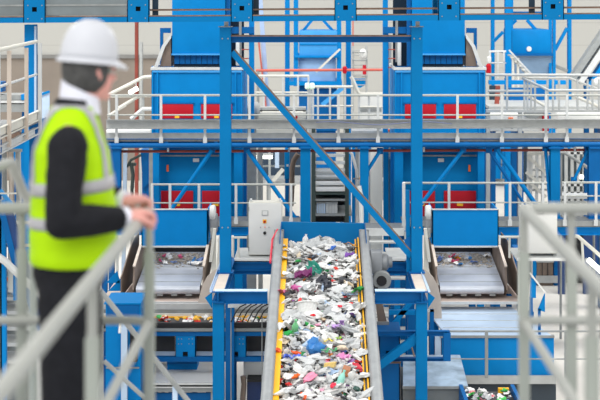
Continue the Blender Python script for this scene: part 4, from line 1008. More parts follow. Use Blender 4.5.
# ---------------------------------------------------------------- covered conveyor at the lower right
def covered():
    D = 25.0; t = thing('covered_conveyor', 'low conveyor with a flat pale blue cover and blue sides at the lower right', 'conveyor', (X(495, D), D+1, 0))
    x0, x1 = X(429, D), X(554, D); z = Z(335, D)
    MB().hexa([(x0+.3, D-.02, z-.03), (x1-.05, D-.02, z-.03), (x1-.45, 27.3, z-.03), (x0+.1, 27.3, z-.03), (x0+.3, D-.02, z), (x1-.05, D-.02, z), (x1-.45, 27.3, z), (x0+.1, 27.3, z)]).build('cover', PALE, t)
    for k in range(1, 4): MB().box(x0+.3, x1-.4, D+.55*k, D+.55*k+.012, z, z+.01).build('cover_seam', GALVL, t)
    for a, b in ((442, 485.5), (488, 521), (522, 554)): MB().pbox(a, b, 337.5, 375.5, D, .03, .006).build('side_panel', BLUE, t)
    MB().pbox(440, 554.5, 335.6, 338, D-.04, .08).build('top_edge', GALVD, t)
    MB().pbox(435, 441, 336, 376, D+.02, .06).build('end_post', PALE, t); MB().pbox(430, 434, 333, 360, D+.1, .12).build('end_stay', BLUED, t)
    MB().pbox(403, 556, 376, 384, D-.06, .3).build('ledge', GALV, t)
    MB().pbox(403, 556, 384, 440, D+.06, .05).build('lower_body', mat('dark_slate', (42, 54, 64), .6), t)
    for p in (445, 548):
        for d in (D+.2, D+2.1): MB().ibeam((X(p, D), d, 0), (X(p, D), d, z-.04), .12, .12).build('leg', BLUED, t)
covered()
railing('thin dark grey guard rail in front of the pale blue covered conveyor', 374, 660, 331.3, [359], 378, 24.5, [486.5, 566, 640], GALVD, .016, False)
def low_belt():
    D = 22.6; t = thing('waste_conveyor', 'waste belt just entering the bottom edge under the blue side panels', 'conveyor', (X(490, D), D+.4, 0))
    z = Z(400, D)
    MB().box(X(466, D), X(518, D), D-1.2, D+.7, z-.12, z-.06).build('belt_surface', BELT, t)
    MB().box(X(503, D), X(514, D), D+.6, D+.66, z-.06, z+.02).build('yellow_edge', YEL, t)
    for x in (465, 518): MB().box(X(x, D)-.03, X(x, D)+.03, D-1.2, D+.7, z-.3, z+.06).build('side_wall', BLUED, t)
    for x in (467, 516):
        for d in (D-1.0, D+.5): MB().box(X(x, D)-.04, X(x, D)+.04, d-.04, d+.04, 0, z-.12).build('leg', BLUED, t)
    for k in range(44):
        c, cn = rnd.choice([((240, 240, 238), 'white'), ((240, 240, 238), 'white'), ((240, 240, 238), 'white'), ((240, 240, 238), 'white'), ((240, 240, 238), 'white'), ((240, 240, 238), 'white'), ((196, 198, 200), 'grey'), ((70, 190, 90), 'green'), ((70, 130, 200), 'blue'), ((230, 140, 150), 'pink')])
        y = D-.5+rnd.random()*1.05; piece(rnd.choice(['scrap', 'film']), Vector((X(rnd.uniform(471, 512), D), y, z+rnd.uniform(-.04, .06))), rnd.uniform(.07, .14), c, f'{cn} scrap on the waste belt at the bottom edge right of the centre', f'{cn} scraps on the bottom right waste belt', i=k)
low_belt()
t = thing('cover_box', 'grey box with a scuffed pale blue sloping lid beside the right portal leg', 'box', (X(430, 23.4), 23.8, 0))
D = 23.3
MB().hexa([W(403, 387, D), W(468, 387, D), W(460, 356, D+1.4), W(403, 356, D+1.4)] + [p+Vector((0, 0, .02)) for p in (W(403, 387, D), W(468, 387, D), W(460, 356, D+1.4), W(403, 356, D+1.4))]).build('sloping_lid', mat('scuffed_blue_grey', (150, 170, 188), .55, .0, var=.34, scale=3.5, spec=.2), t)
MB().box(X(403, D), X(467, D), D+.03, D+1.38, 0, Z(388.5, D)).build('body', mat('slate_grey', (104, 110, 112), .6), t)
MB().pbox(402.5, 468.5, 386.6, 389, D-.02, .05).build('lid_edge', GALVD, t)
MB().bar(W(411, 345, D+1.2), W(419, 372, D+.8), .02, .03).build('lid_strut', BROWN, t); MB().bar(W(429, 360, D+1.2), W(434, 386, D+.05), .016, .03).build('lid_strut', GALVD, t)
t = thing('gear_housing', 'dark blue drive housing with a square hole beside the right rail of the waste belt', 'machine', (X(390, 23.4), 23.5, 0))
D = 23.35
p = MB(); p.pbox(379, 386, 332, 430, D, .03).pbox(391, 400, 332, 430, D, .03).pbox(386, 391, 332, 351, D, .03).pbox(386, 391, 357, 430, D, .03)
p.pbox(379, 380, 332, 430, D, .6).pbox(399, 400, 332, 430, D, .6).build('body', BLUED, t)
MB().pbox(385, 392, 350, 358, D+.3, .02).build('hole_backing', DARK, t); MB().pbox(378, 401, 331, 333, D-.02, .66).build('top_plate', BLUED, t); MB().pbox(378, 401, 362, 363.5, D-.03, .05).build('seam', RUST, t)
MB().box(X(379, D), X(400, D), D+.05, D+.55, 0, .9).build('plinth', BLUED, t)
t = thing('stand', 'blue angled stand just behind the right front portal leg', 'stand', (X(405, 25.2), 25.2, 0))
D = 25.2
MB().pbox(389, 419, 310.5, 315, D, .1).build('top_beam', BLUE, t)
for a, b in ((389, 394), (408, 419)): MB().box(X(a, D), X(b, D), D+.02, D+.14, 0, Z(312, D)).build('leg', BLUED, t)
MB().bar(W(394, 323, D+.05), W(412, 300, D+.05), .10, .09).build('brace', BLUE, t)
MB().box(X(430, D), X(434, D), D, D+.1, 0, Z(310, D)).build('outer_post', BLUED, t); MB().pbox(419, 434, 310, 312, D, .06).build('short_rail', GALVL, t)
t = thing('duct', 'dusty dark duct hugging the right rail of the waste belt under the motor', 'duct', (X(380, 23.9), 24, 0))
MB().prism([W(376, 302, 23.8), W(382, 302, 23.8), W(389, 331, 23.8), W(379, 331, 23.8)], (0, .3, 0)).build('duct_body', BROWN, t); MB().pbox(376, 389, 322, 325, 23.76, .05).build('flange', GALVD, t)
MB().box(X(381, 23.8), X(386, 23.8), 23.85, 24.0, 0, Z(330, 23.8)).build('leg', BLUED, t)

# ---------------------------------------------------------------- middle distance: stair tower, racks, lamp, pipes under the walkway
def stair_tower():
    D = 36.0; t = thing('stair_tower', 'grey rack like stair tower with dark green posts behind the belt head', 'stairs', (X(332, D), D+.5, 0))
    for p in (313.5, 347): 
        for d in (D, D+1.6): MB().bar((X(p, D), d, 0), (X(p, D), d, Z(128, D)), .10, .10, Vector((0, 1, 0))).build('post', GREENP, t)
    for y in (137, 147, 154.5, 162, 169, 175): MB().pbox(315, 345.5, y, y+2.4, D+.05*(175-y)/8, .22).build('tread', GALVL, t)
    MB().bar(W(315.5, 177, D-.02), W(315.5, 131, D+1.2), .04, .12).build('stringer', GALVD, t); MB().bar(W(345, 177, D-.02), W(345, 131, D+1.2), .04, .12).build('stringer', GALVD, t)
    for y0, y1 in ((181, 185.2), (187, 191.5)): MB().pbox(315.5, 345, y0, y1, D-.02, .4, .01).build('white_shelf_box', WHITE, t)
    MB().pbox(313, 349, 177.5, 179.5, D-.03, 1.6).build('shelf', GALVD, t); MB().pbox(313, 349, 192.5, 194.8, D-.03, 1.6).build('shelf', GREENP, t); MB().pbox(313, 349, 199, 201, D-.03, 1.6).build('shelf', GALVD, t)
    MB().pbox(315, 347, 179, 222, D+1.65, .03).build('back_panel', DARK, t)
    MB().pbox(315, 352, 214, 216, D-.03, 1.6).build('shelf', GALVD, t)
    MB().pbox(312, 314, 150, 225, D+.3, .06).build('riser_pipe', BROWN, t)
stair_tower()
for k, (a, b, lb, m) in enumerate(((316.5, 325.5, 'pale blue grey crate, left of two on the low shelf of the stair tower', PALE), (326, 337.5, 'white grey crate, right of two on the low shelf of the stair tower', GALVL))):
    t = thing('crate', lb, 'crate', W((a+b)/2, 214, 36.2)); D = 36.1
    MB().pbox(a, b, 202.5, 214, D, .5, .01).build('body', m, t); MB().pbox(a-.3, b+.3, 202, 203.5, D-.02, .54).build('rim', GALV, t)
    for j in range(1, 4): MB().pbox(a+(b-a)*j/4-.2, a+(b-a)*j/4+.2, 204, 213.5, D-.015, .02).build('rib', GALV, t)
t = thing('pole', 'thin blue pole with a grey hose left of the central stair column', 'pole', (X(353, 33), 33, 0))
MB().tube((X(353.5, 33), 33, 0), W(353.5, 140, 33), .04, 8).build('tube', BLUE, t); MB().pipe([W(350, 152, 32.9), W(352, 154, 32.9), W(356.5, 170, 32.9), W(357.3, 196, 32.9), W(357.5, 225, 32.9)], .035, 8).build('hose', GALVL, t)
MB().pbox(359.5, 362.5, 177, 180.5, 31.3, .1, .01).build('junction_box', YEL, t); MB().pbox(362.3, 363.4, 177.5, 180, 31.3, .1).build('emergency_button', RED, t)
MB().bar(W(353.5, 178.7, 33), W(361, 178.7, 31.42), .03, .03).build('bracket_arm', GALVD, t)
t = thing('hose', 'upright white hose beside the central stair column', 'hose', (X(360.7, 30.9), 30.9, 0))
MB().pipe([Vector((X(361, 30.9), 30.9, 0)), W(361.5, 215, 30.9), W(361, 196, 30.9), W(359, 186, 30.9)], .05, 10).build('hose_run', WHITE, t)
t = thing('tube_lamp', 'lit white fluorescent lamp seen under the walkway right of the left machine', 'lamp', W(263, 156, 43.8))
MB().pbox(253.5, 273, 153.8, 155.4, 43.9, .15).build('housing', GALV, t); MB().tube(W(254, 157, 43.95), W(272.5, 157, 43.95), .055, 10).build('tube', LAMP, t)
def far_line():
    D = 44.0; t = thing('bale_conveyor', 'distant grey frame of posts and rails seen under the walkway behind the control cabinet', 'machine', (X(268, D), D, 0))
    MB().pbox(259, 300, 181.5, 184.5, D, 1.5).build('rail', GALV, t); MB().pbox(252, 300, 165.5, 167, D+.1, .1).build('rail', GALVD, t)
    for p in (257, 269.5, 286): MB().bar((X(p, D), D+.1, 0), (X(p, D), D+.1, Z(152, D)), .07, .07, Vector((0, 1, 0))).build('post', GALV, t)
    MB().bar(W(273, 181, D-.1), W(283, 169, D-.1), .10, .12).build('chute', CREAM, t)
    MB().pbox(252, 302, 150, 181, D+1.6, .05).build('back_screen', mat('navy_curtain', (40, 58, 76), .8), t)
    MB().pbox(252, 258.5, 188, 198, D-.4, .5, .02).build('motor', DARK, t); MB().box(X(253.5, D), X(257, D), D-.35, D, 0, Z(198, D)).build('motor_stand', GALVD, t)
    MB().pbox(275, 279, 152, 168, D-.2, .15).build('support_arm', PALE, t)
far_line()
t = thing('waste_chute', 'short blue chute with a brown hose hanging beside it behind the blue brace', 'chute', (X(287, 38), 38, 0))
MB().pbox(284.5, 289.5, 151, 179, 38, .3, .01).build('chute_body', BLUE, t); MB().pbox(286.5, 288.5, 164.5, 166.5, 37.97, .03).build('label_plate', WHITE, t)
MB().pipe([W(298, 154, 37.8), W(294, 160, 37.8), W(292, 168, 37.8), W(292, 186, 37.8), W(291, 206, 37.8)], .075, 10).build('hose', BROWN, t)
MB().box(X(285, 38), X(289, 38), 38.05, 38.25, 0, Z(178, 38)).build('leg', BLUED, t)
# dark aisle wall and far items right of the stairs
t = thing('partition', 'dark teal machine flank along the aisle right of the central stairs', 'machine', (X(392, 38), 40, 0))
MB().prism([Vector((X(396, 36), 36, 0)), Vector((X(389, 36)+.0, 36, 0)), Vector((X(386.5, 46), 46, 0)), Vector((X(393, 46), 46, 0))], (0, 0, Z(151, 38))).build('flank', mat('teal_panel', (12, 72, 104), .5, var=.15), t)
for k in range(4): MB().pbox(387.6+1.1*k, 388.3+1.1*k, 151, 215, 44-2*k, .06).build('rib', BLUED, t)
t = thing('barrier', 'distant grey low barrier at the end of the aisle', 'barrier', (X(378, 56), 56, 0))
MB().box(X(366, 56), X(386, 56), 56, 56.3, 0, Z(182, 56)).build('plinth', GALVD, t); MB().pbox(366, 386, 178.5, 181, 55.95, .4).build('coping', GALVL, t)
for p in (373, 380): MB().bar((X(p, 57), 57, 0), W(p, 152, 57), .12, .12, Vector((0, 1, 0))).build('post', GALVL, t)
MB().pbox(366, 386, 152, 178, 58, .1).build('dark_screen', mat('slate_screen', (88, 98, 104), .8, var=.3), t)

# right side under the walkway
t = thing('tank', 'bright blue tank panel under the walkway right of the right machine', 'tank', (X(497, 60), 60.6, 0))
MB().pbox(483, 511, 150, 179, 60, 1.6, .03).build('body', BLUE, t); MB().pbox(483, 511, 163.8, 164.8, 59.96, .05).build('seam', BLUED, t); MB().pbox(501, 502, 150, 179, 59.96, .05).build('seam', GALVD, t)
for p in (485, 508): MB().box(X(p, 60), X(p, 60)+.2, 60.1, 60.3, 0, Z(178.9, 60)).build('leg', BLUED, t)
for a, b, m, lb in ((511, 522, BLUED, 'wide dark blue post behind the braces right of the right machine'), (524, 527.5, TEAL, 'slender dark leaning post right of the wide dark blue post'), (560, 568, BLUED, 'dark blue post just right of the big right column'), (570.5, 573.5, BLUED, 'thin dark blue post second right of the big right column')):
    D = 58.5; xm = X((a+b)/2, D); t = thing('steel_column', lb, 'column', (xm, D, 0))
    MB().ibeam((xm, D, 0), (xm, D, Z(146, D)), X(b, D)-X(a, D), .2, .016, Vector((0, 1, 0))).build('shaft', m, t); MB().box(xm-.2, xm+.2, D-.2, D+.2, 0, .02).build('foot_plate', BLUED, t)
def lower_stairs():
    D = 40.0; t = thing('stairs', 'distant pale stair flight with slanting rails right of the right machine', 'stairs', (X(535, D), D, 0))
    MB().tube(W(528, 153.5, D), W(549, 153.5, D), .05, 8).build('hand_rail', CREAM, t)
    for (a, b, c, d) in ((528, 157, 545, 172), (526, 172, 540, 184), (527, 180, 546, 197)): MB().bar(W(a, b, D+.1), W(c, d, D+.1), .05, .09).build('stringer', CREAM, t)
    for p in (528.5, 531, 537, 543): MB().bar((X(p, D), D+.2, 0), W(p, 152, D+.2), .08, .08, Vector((0, 1, 0))).build('post', GALVL, t)
    for y in (170, 177, 184, 190): MB().pbox(528, 548, y, y+1, D+.3, .3).build('tread', GALV, t)
lower_stairs()
t = thing('guard_rail', 'bent grey stair rail sloping down right of the big right column', 'railing', W(575, 170, 33))
MB().pipe([W(559, 152.5, 33), W(564.5, 152.8, 33), W(568, 154.8, 33), W(596, 173, 33)], .04, 8).build('rail', GALVD, t); 
for p, y in ((561, 153), (594, 172)): MB().tube(Vector((X(p, 33), 33.04, 0)), W(p, y, 33.04), .03, 8).build('post', GALVD, t)
def far_right_store():
    D = 46.0; t = thing('racking', 'distant grey racking of rollers seen under the walkway at the right edge', 'rack', (X(585, D), D, 0))
    for p in range(566, 606, 6): MB().bar((X(p, D), D, 0), W(p, 148, D), .1, .1, Vector((0, 1, 0))).build('upright', GALV, t)
    for y in (152, 184, 192, 206, 216): MB().pbox(560, 606, y, y+2.2, D-.05, .6).build('shelf', GALVL, t)
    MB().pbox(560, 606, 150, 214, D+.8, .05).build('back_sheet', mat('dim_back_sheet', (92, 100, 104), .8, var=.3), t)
    MB().pbox(580, 585, 175.5, 179, D-.1, .2, .01).build('lamp', LAMP, t)
far_right_store()
t = thing('cabinet', 'pale distant roller cabinet below the right hand lower walkway', 'cabinet', (X(578, 33), 33, 0)); D = 33.0
for y in (196, 204, 212): MB().pbox(555, 604, y, y+3, D, .5).build('roller_row', GALVL, t)
for p in (603,): MB().box(X(p, D), X(p, D)+.1, D+.1, D+.4, 0, Z(196, D)).build('leg', GALVD, t)
t = thing('machine_stand', 'blue beam with dark bays beneath at the right edge behind the foreground rail', 'stand', (X(580, 38), 38, 0)); D = 38.0
MB().pbox(556, 620, 226, 231, D, .2).build('beam', BLUE, t)
for a, b in ((559, 566), (584, 602)): MB().box(X(a, D), X(b, D), D+.05, D+.2, 0, Z(231, D)).build('post', mat('shaded_deep_blue', (0, 52, 108), .5) if a == 559 else MATS['shaded_deep_blue'], t)  # deep blue is a shaded copy of the blue paint
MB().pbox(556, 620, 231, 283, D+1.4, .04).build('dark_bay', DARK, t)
MB().box(X(556, D), X(565, D), D+1.36, D+1.4, 0, Z(260, D+1.4)).build('bay_leg', BLUED, t)
t = thing('stair_rail', 'white slanting stair rail with a lit tube lamp bracket at the right edge', 'railing', W(590, 255, 26)); D = 26.0
MB().pipe([W(575, 236, D), W(578, 236.5, D), W(604, 259, D)], .035, 8).build('rail', CREAM, t); MB().tube(W(582, 241, D), W(583.5, 268, D), .025, 8).build('post', CREAM, t)
MB().bar(W(583, 268, D), W(606, 290, D), .05, .06).build('stringer', CREAM, t); MB().tube(W(602, 257, D), Vector((X(604, D), D, .0)), .025, 8).build('post', CREAM, t)
t = thing('tube_lamp', 'lit slanting tube lamp at the right picture edge below the white stair rail', 'lamp', W(595, 265, 25.9))
MB().bar(W(586, 259, 25.9), W(606, 277, 25.9), .09, .05).build('housing', GALV, t); MB().bar(W(590, 263, 25.95), W(590, 276, 26.0), .03, .03, Vector((0, 1, 0))).build('bracket', GALV, t); MB().tube(W(588, 259.5, 25.83), W(606, 275.5, 25.83), .05, 10).build('tube', LAMP, t)
t = thing('cabinet', 'brown slatted cabinet with a blue post below the right control cabinet', 'cabinet', (X(550, 39.4), 39.6, 0)); D = 39.2
MB().box(X(537, D), X(553, D), D, D+.6, 0, Z(262, D)).build('body', BROWN, t); MB().pbox(536.5, 554, 259.5, 262.5, D-.04, .7).build('top', GALV, t)
for p in (542, 547.5): MB().pbox(p, p+.6, 263, 276, D-.02, .03).build('slat_gap', DARK, t)
MB().box(X(533, D), X(536.5, D), D, D+.1, 0, Z(259, D)).build('blue_post', BLUE, t); MB().box(X(554, D), X(560, D), D, D+.1, 0, Z(260, D)).build('blue_post', BLUED, t)
MB().pbox(536, 566, 276, 283, D-.06, .1).build('kick_beam', GALV, t)

# ---------------------------------------------------------------- upper background
def post(px0, px1, y0, D, lb, m=BLUE, name='steel_column', cat='column'):
    xm = X((px0+px1)/2, D); t = thing(name, lb, cat, (xm, D, 0))
    MB().ibeam((xm, D, 0), (xm, D, Z(y0, D)), X(px1, D)-X(px0, D), .25, .02, Vector((0, 1, 0))).build('shaft', m, t)
    MB().box(xm-.3, xm+.3, D-.25, D+.25, 0, .03).build('foot_plate', m, t)
post(285, 289.7, -30, 50, 'tall blue column left of the light blue central machine')
post(345.8, 351, -30, 50, 'tall blue column right of the light blue central machine')
post(491, 494.3, -30, 50, 'tall thin blue column right of the right machine')
post(504.8, 510.8, -30, 45.4, 'tall wide blue column left of the far right hopper')
post(567.6, 571, -30, 50, 'tall thin blue column right of the far right hopper')
post(135.2, 138.2, -30, 54, 'rust red upright pipe beside the hard hat', RUSTR, 'pipe', 'pipe')
post(140, 142.6, 42, 53, 'grey upright post right of the rust red pipe', GALV)
def mid_machine():
    D = 48.0; t = thing('baler', 'light blue machine hood between the portal posts in the background', 'machine', (X(318, D), D+1, 0))
    MB().pbox(299, 337.5, 30.5, 57.5, D, 2.4, .05).build('upper_hood', BLUEL, t); MB().pbox(294.5, 339, 55.5, 58, D-.1, 2.6, .02).build('hood_flange', BLUE, t)
    MB().pbox(298.5, 336, 58, 82, D+.2, 2.0, .03).build('lower_hood', mat('faded_blue', (140, 178, 216), .5), t); MB().pbox(289, 342, 81.5, 85.5, D-.1, 2.4).build('platform_beam', BLUE, t)
    MB().pbox(299, 337, 86, 131, D+.3, 1.8, .02).build('base', BLUED, t); MB().box(X(300, D), X(336, D), D+.4, D+2, 0, Z(130, D)).build('plinth', BLUED, t)
    for (a, b, c, d) in ((312, 20, 303, 31), (323, 20, 333, 31)): MB().bar(W(a, b, D+.5), W(c, d, D+.5), .16, .10).build('truss_brace', BLUE, t)
    for p in (296, 339): MB().bar(W(p, 86, D+.1), W(p, -20, D+.1), .16, .16, Vector((0, 1, 0))).build('frame_post', BLUE, t)
    MB().bar(W(322, 105, D-.2), W(346, 85, D-.2), .10, .14).build('stair_stringer', BLUEL, t); MB().bar(W(316, 72, D-.2), W(340, 49, D-.2), .04, .07).build('sloping_rail', CREAM, t)
    MB().pbox(299.5, 337, 43.5, 45, D-.04, .05).build('seam', BLUE, t)
mid_machine()
t = thing('pipe', 'long horizontal red pipe crossing behind the portal brace', 'pipe', W(320, 70, 42.6)); MB().tube(W(256, 70.5, 42.6), W(383, 69.8, 42.6), .04, 8).build('pipe_run', REDP, t)
MB().lathe(W(344.7, 69.5, 42.6), [(.05, -.12), (.07, -.05), (.07, .06), (.03, .1)], 10).build('valve', RED, t); MB().tube(W(344.8, 72, 42.6), Vector((X(344.8, 42.6), 42.6, 0)), .04, 8).build('support', GALVD, t); MB().tube(W(258, 71, 42.6), Vector((X(258, 42.6), 42.6, 0)), .04, 8).build('support', GALVD, t)
t = thing('duct', 'slanting pale blue strip with a red edge right of the left machine top', 'duct', (X(263, 52), 52, 0))
MB().prism([W(257, -20, 52), W(261, -20, 52), W(271, 125, 52), W(266, 125, 52)], (0, .2, 0)).build('strip', mat('lavender_sheet', (168, 190, 226), .5), t)
MB().bar(W(258.5, 40, 51.9), W(268, 125, 51.9), .06, .06).build('red_edge', REDP, t); MB().box(X(266.5, 52), X(270.5, 52), 52, 52.2, 0, Z(125, 52)).build('leg', GALVD, t)
def ladder():
    D = 46.0; t = thing('cage_ladder', 'caged ladder with a white lamp and red sign right of the far blue column', 'ladder', (X(359, D), D, 0))
    for p in (353, 366.5): MB().tube((X(p, D), D, 0), W(p, 46, D), .035, 6).build('stile', GALV, t)
    for y in range(50, 90, 5): MB().tube(W(353, y, D), W(366.5, y, D), .02, 6).build('rung', GALV, t)
    for y in (52, 60, 68, 76): MB().pipe([W(353, y, D)]+[Vector((X(359.8, D)-.24*math.cos(a), D-.5*math.sin(a), Z(y, D))) for a in [math.pi*i/8 for i in range(9)]]+[W(366.5, y, D)], .02, 6).build('hoop', GALVD, t)
    MB().ball(W(363, 54, D-.3), .13, .13, .18).build('lamp', WHITE, t); MB().pbox(362.7, 366.3, 65, 69, D-.55, .05).build('red_sign', RED, t); MB().pbox(362.7, 366.3, 71, 74.5, D-.55, .05).build('red_sign', RED, t)
    MB().bar(W(364.5, 64, D-.52), W(364.5, 75, D-.52), .03, .03, Vector((0, 1, 0))).build('sign_bar', GALV, t)
    MB().prism([W(352, 79, D), W(367, 79, D), W(367, 84, D), W(360, 88, D), W(352, 84, D)], (0, .4, 0)).build('foot_platform', BLUE, t)
    MB().tube((X(353, D), D, Z(15, D)), W(353, 46, D), .02, 6).build('riser', REDP, t)
ladder()
railing('far white handrail with a bend in the middle background left of the ladder', 256, 309, 76, [92.5], 118, 41, [264, 283, 298, 308.5], CREAM, .035, False)
railing('far white handrail between the blue columns in the middle background', 312, 353, 86.8, [106], 120, 40, [313, 318, 330, 345], CREAM, .035, False)
t = thing('guard_rail', 'white bent handrail running to the right machine below the ladder', 'railing', W(370, 95, 39))
MB().pipe([W(351, 76.5, 39), W(353, 80, 39), W(358.5, 93, 39), W(361, 94.2, 39), W(393, 94.2, 39)], .05, 8).build('rail', CREAM, t); MB().tube(W(393, 107, 39), W(360, 107, 39), .03, 8).build('mid_rail', CREAM, t)
for p in (359, 369, 391): MB().tube(Vector((X(p, 39), 39.03, 0)), W(p, 94.2, 39.03), .035, 8).build('post', GALVL, t)
t = thing('signal_lamp', 'round greenish white lamp on a post above the middle of the walkway', 'lamp', (X(309, 38), 38, 0))
for p in (307.2, 312.3): MB().lathe(W(p, 85.8, 38), [(.04, .08), (.065, .05), (.065, -.06), (.04, -.09)], 12).build('lamp_head', emit('lamp_head', (226, 246, 224), .3) if p < 310 else MATS['lamp_head'], t)
MB().tube(Vector((X(309.5, 38), 38.06, 0)), W(309.5, 86, 38.06), .06, 10).build('post', GALVL, t); MB().bar(W(306.5, 86, 38.06), W(313.5, 86, 38.06), .05, .05).build('cross_arm', GALVD, t)
t = thing('conveyor_box', 'white conveyor cover behind the upper walkway between the machines', 'conveyor', (X(280, 37), 37, 0)); D = 36.5
MB().pbox(256, 306, 112, 119.5, D, .8, .03).build('cover', CREAM, t); MB().pbox(256, 306, 107.5, 110, D+.3, .4).build('upper_rail', GALV, t); MB().pbox(150, 306, 129.5, 133, D, .8).build('lower_cover', CREAM, t)
MB().pbox(295.5, 297.5, 115.5, 118.5, D-.05, .06).build('red_knob', RED, t)
for p in (258, 303): MB().box(X(p, D), X(p, D)+.1, D+.1, D+.7, 0, Z(112, D)).build('leg', GALVD, t)
t = thing('gear_motor', 'grey gear motor behind the walkway rail beside the left machine', 'motor', (X(252, 35.7), 35.8, 0)); D = 35.7
MB().lathe(W(246, 109, D), [(.17, 0), (.19, .03), (.19, .3), (.12, .36)], 14, 'x').build('motor', GALV, t); MB().pbox(245, 258, 111, 119.5, D-.1, .4, .03).build('gear_box', GALVD, t); MB().box(X(247, D), X(256, D), D-.05, D+.3, 0, Z(119, D)).build('stand', GALVD, t)
t = thing('control_cabinet', 'white cabinet with two grey slots right of the ladder behind the walkway', 'cabinet', (X(370, 40.5), 40.5, 0)); D = 40.4
MB().box(X(358.5, D), X(382.5, D), D, D+.5, 0, Z(96, D)).build('body', WHITE, t)
for a, b in ((359.5, 368), (370, 381.5)): MB().pbox(a, b, 107.5, 111.5, D-.02, .03).build('slot', GALVD, t)
t = thing('machine_stand', 'blue and grey upright stand beside the inner flank of the right machine', 'stand', (X(388, 34.3), 34.5, 0)); 
t2 = t; D = 36.5
MB().box(X(383.5, D), X(388.5, D), D, D+.15, 0, Z(28, D)).build('post', BLUE, t); MB().box(X(388.6, D), X(391.5, D), D+.02, D+.12, 0, Z(43, D)).build('liner', GALV, t)
t = thing('conveyor', 'orange tipped grey conveyor under the upper walkway near the right portal post', 'conveyor', (X(388, 35.5), 35.5, 0)); D = 35.4
MB().pbox(352, 405, 131, 138, D, .6).build('side', GALV, t); MB().pbox(387, 394, 129.5, 131.5, D-.02, .1).build('orange_tip', ORANGE, t); MB().pbox(352, 404, 129, 131, D+.02, .5).build('top', WHITE, t)
for p in (355, 402): MB().box(X(p, D), X(p, D)+.1, D+.2, D+.3, 0, Z(137, D)).build('leg', GALVD, t)

# far right hopper and its stairs
def hopper():
    D = 46.0; t = thing('hopper', 'square blue hopper with a white spot and grey skirt at the upper right', 'hopper', (X(532, D), D+1, 0))
    MB().pbox(512, 551, 29.5, 55.5, D, 2.2, .05).build('body', BLUE, t); MB().pbox(511, 553.5, 53.5, 55.8, D-.08, 2.4).build('flange', BLUED, t)
    MB().hexa([W(515, 76, D+.3), W(551, 76, D+.3), W(551, 76, D+2.0), W(515, 76, D+2.0), W(512, 55.5, D+.05), W(551, 55.5, D+.05), W(551, 55.5, D+2.1), W(512, 55.5, D+2.1)]).build('skirt', mat('blue_grey_sheet', (126, 154, 182), .5), t)
    MB().lathe(W(529, 49, D-.0), [(.09, 0), (.08, -.04)], 14, 'y').build('white_disc', WHITE, t)
    for p in (511.6, 550.5, 554.3): MB().bar(Vector((X(p, D), D+.2, 0)), W(p, -20, D+.2), .10, .12, Vector((0, 1, 0))).build('post', BLUE, t)
    for (a, b, c, d) in ((516, 20, 510, 26), (527, 20, 536, 30), (567, 28, 555, 50), (503, 32, 494, 41)): MB().bar(W(a, b, D+.4), W(c, d, D+.4), .14, .10).build('truss_brace', BLUE, t)
    MB().bar(W(551, 64, D+.3), W(567, 71, D+.5), .08, .1).build('stay', GALVD, t)
    MB().pbox(511, 555, 11.5, 13.5, D+.3, .15).build('top_beam', BLUED, t)
hopper()
def upper_stairs():
    D = 43.0; t = thing('stairs', 'far pale stair flight under the upper right hopper', 'stairs', (X(520, D), D, 0))
    MB().bar(W(509, 50, D), W(533, 76, D), .05, .05).build('hand_rail', GALVL, t); MB().bar(W(511, 56, D+.8), W(533, 80, D+.8), .05, .09).build('stringer', CREAM, t)
    for i in range(6): MB().box(X(511+3.6*i, D), X(514+3.6*i, D), D, D+.8, Z(56+4*i, D)-.02, Z(56+4*i, D)+.02).build('tread', GALV, t)
    for p in (513, 518): MB().tube(Vector((X(p, D), D+.1, 0)), W(p, 58, D+.1), .04, 6).build('post', CREAM, t)
upper_stairs()
railing('far grey landing rail between the thin blue columns right of the right machine', 489, 506, 51.5, [63], 78, 44, [490, 498, 504], GALVL, .03, False)
t = thing('hose_reel', 'small red and white extinguisher on the far landing right of the right machine', 'extinguisher', W(488.5, 73, 43.8))
MB().lathe(W(488.5, 73, 43.8), [(.07, 0), (.08, .03), (.08, .24), (.03, .3)], 12).build('cylinder', RED, t); MB().lathe(W(489, 60, 43.8), [(.05, -.1), (.07, 0), (.07, .08), (.03, .12)], 12).build('lamp', WHITE, t)
MB().tube(Vector((X(490.3, 43.9), 43.9, 0)), W(490.3, 57, 43.9), .03, 6).build('post', GALVD, t)
def plat():
    D = 38.0; t = thing('platform', 'upper right service platform with blue beams behind the walkway', 'platform', (X(545, D), D+1, 0))
    MB().pbox(489, 660, 106.5, 109.5, D, 2.6).build('deck', GALV, t); MB().pbox(489, 660, 110, 113, D-.02, .1).build('edge_beam', GALVL, t)
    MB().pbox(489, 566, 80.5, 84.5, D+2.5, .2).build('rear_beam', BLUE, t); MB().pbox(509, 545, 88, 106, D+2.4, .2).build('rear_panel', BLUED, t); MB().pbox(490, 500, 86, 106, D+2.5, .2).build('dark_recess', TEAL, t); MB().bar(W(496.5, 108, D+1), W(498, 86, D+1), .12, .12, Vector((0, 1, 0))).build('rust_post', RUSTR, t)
    for a, b in ((536, 547), (551, 557), (560, 568), (570, 590)): MB().pbox(a, b, 112, 120, D+.15, .1).build('lower_panel', BLUED, t)
    for p in (492, 520, 606): MB().ibeam((X(p, D), D+1.2, 0), (X(p, D), D+1.2, Z(109, D)), .16, .16).build('leg', BLUED, t)
plat()
t = thing('conveyor_box', 'long white conveyor cover behind the upper walkway right of the right machine', 'conveyor', (X(530, 36), 36, 0)); D = 36.0
MB().pbox(488, 545, 114, 131.5, D, 1.0, .05).build('cover', WHITE, t); MB().pbox(557, 606, 113, 124, D, 1.0, .05).build('cover', WHITE, t); MB().pbox(508.5, 513, 117.5, 120, D-.05, .08).build('orange_cap', ORANGE, t)
MB().prism([W(524, 111, D-.1), W(532, 108, D-.1), W(545, 113, D-.1), W(536, 119, D-.1), W(526, 117, D-.1)], (0, .3, 0)).build('drive_cover', GALVD, t)
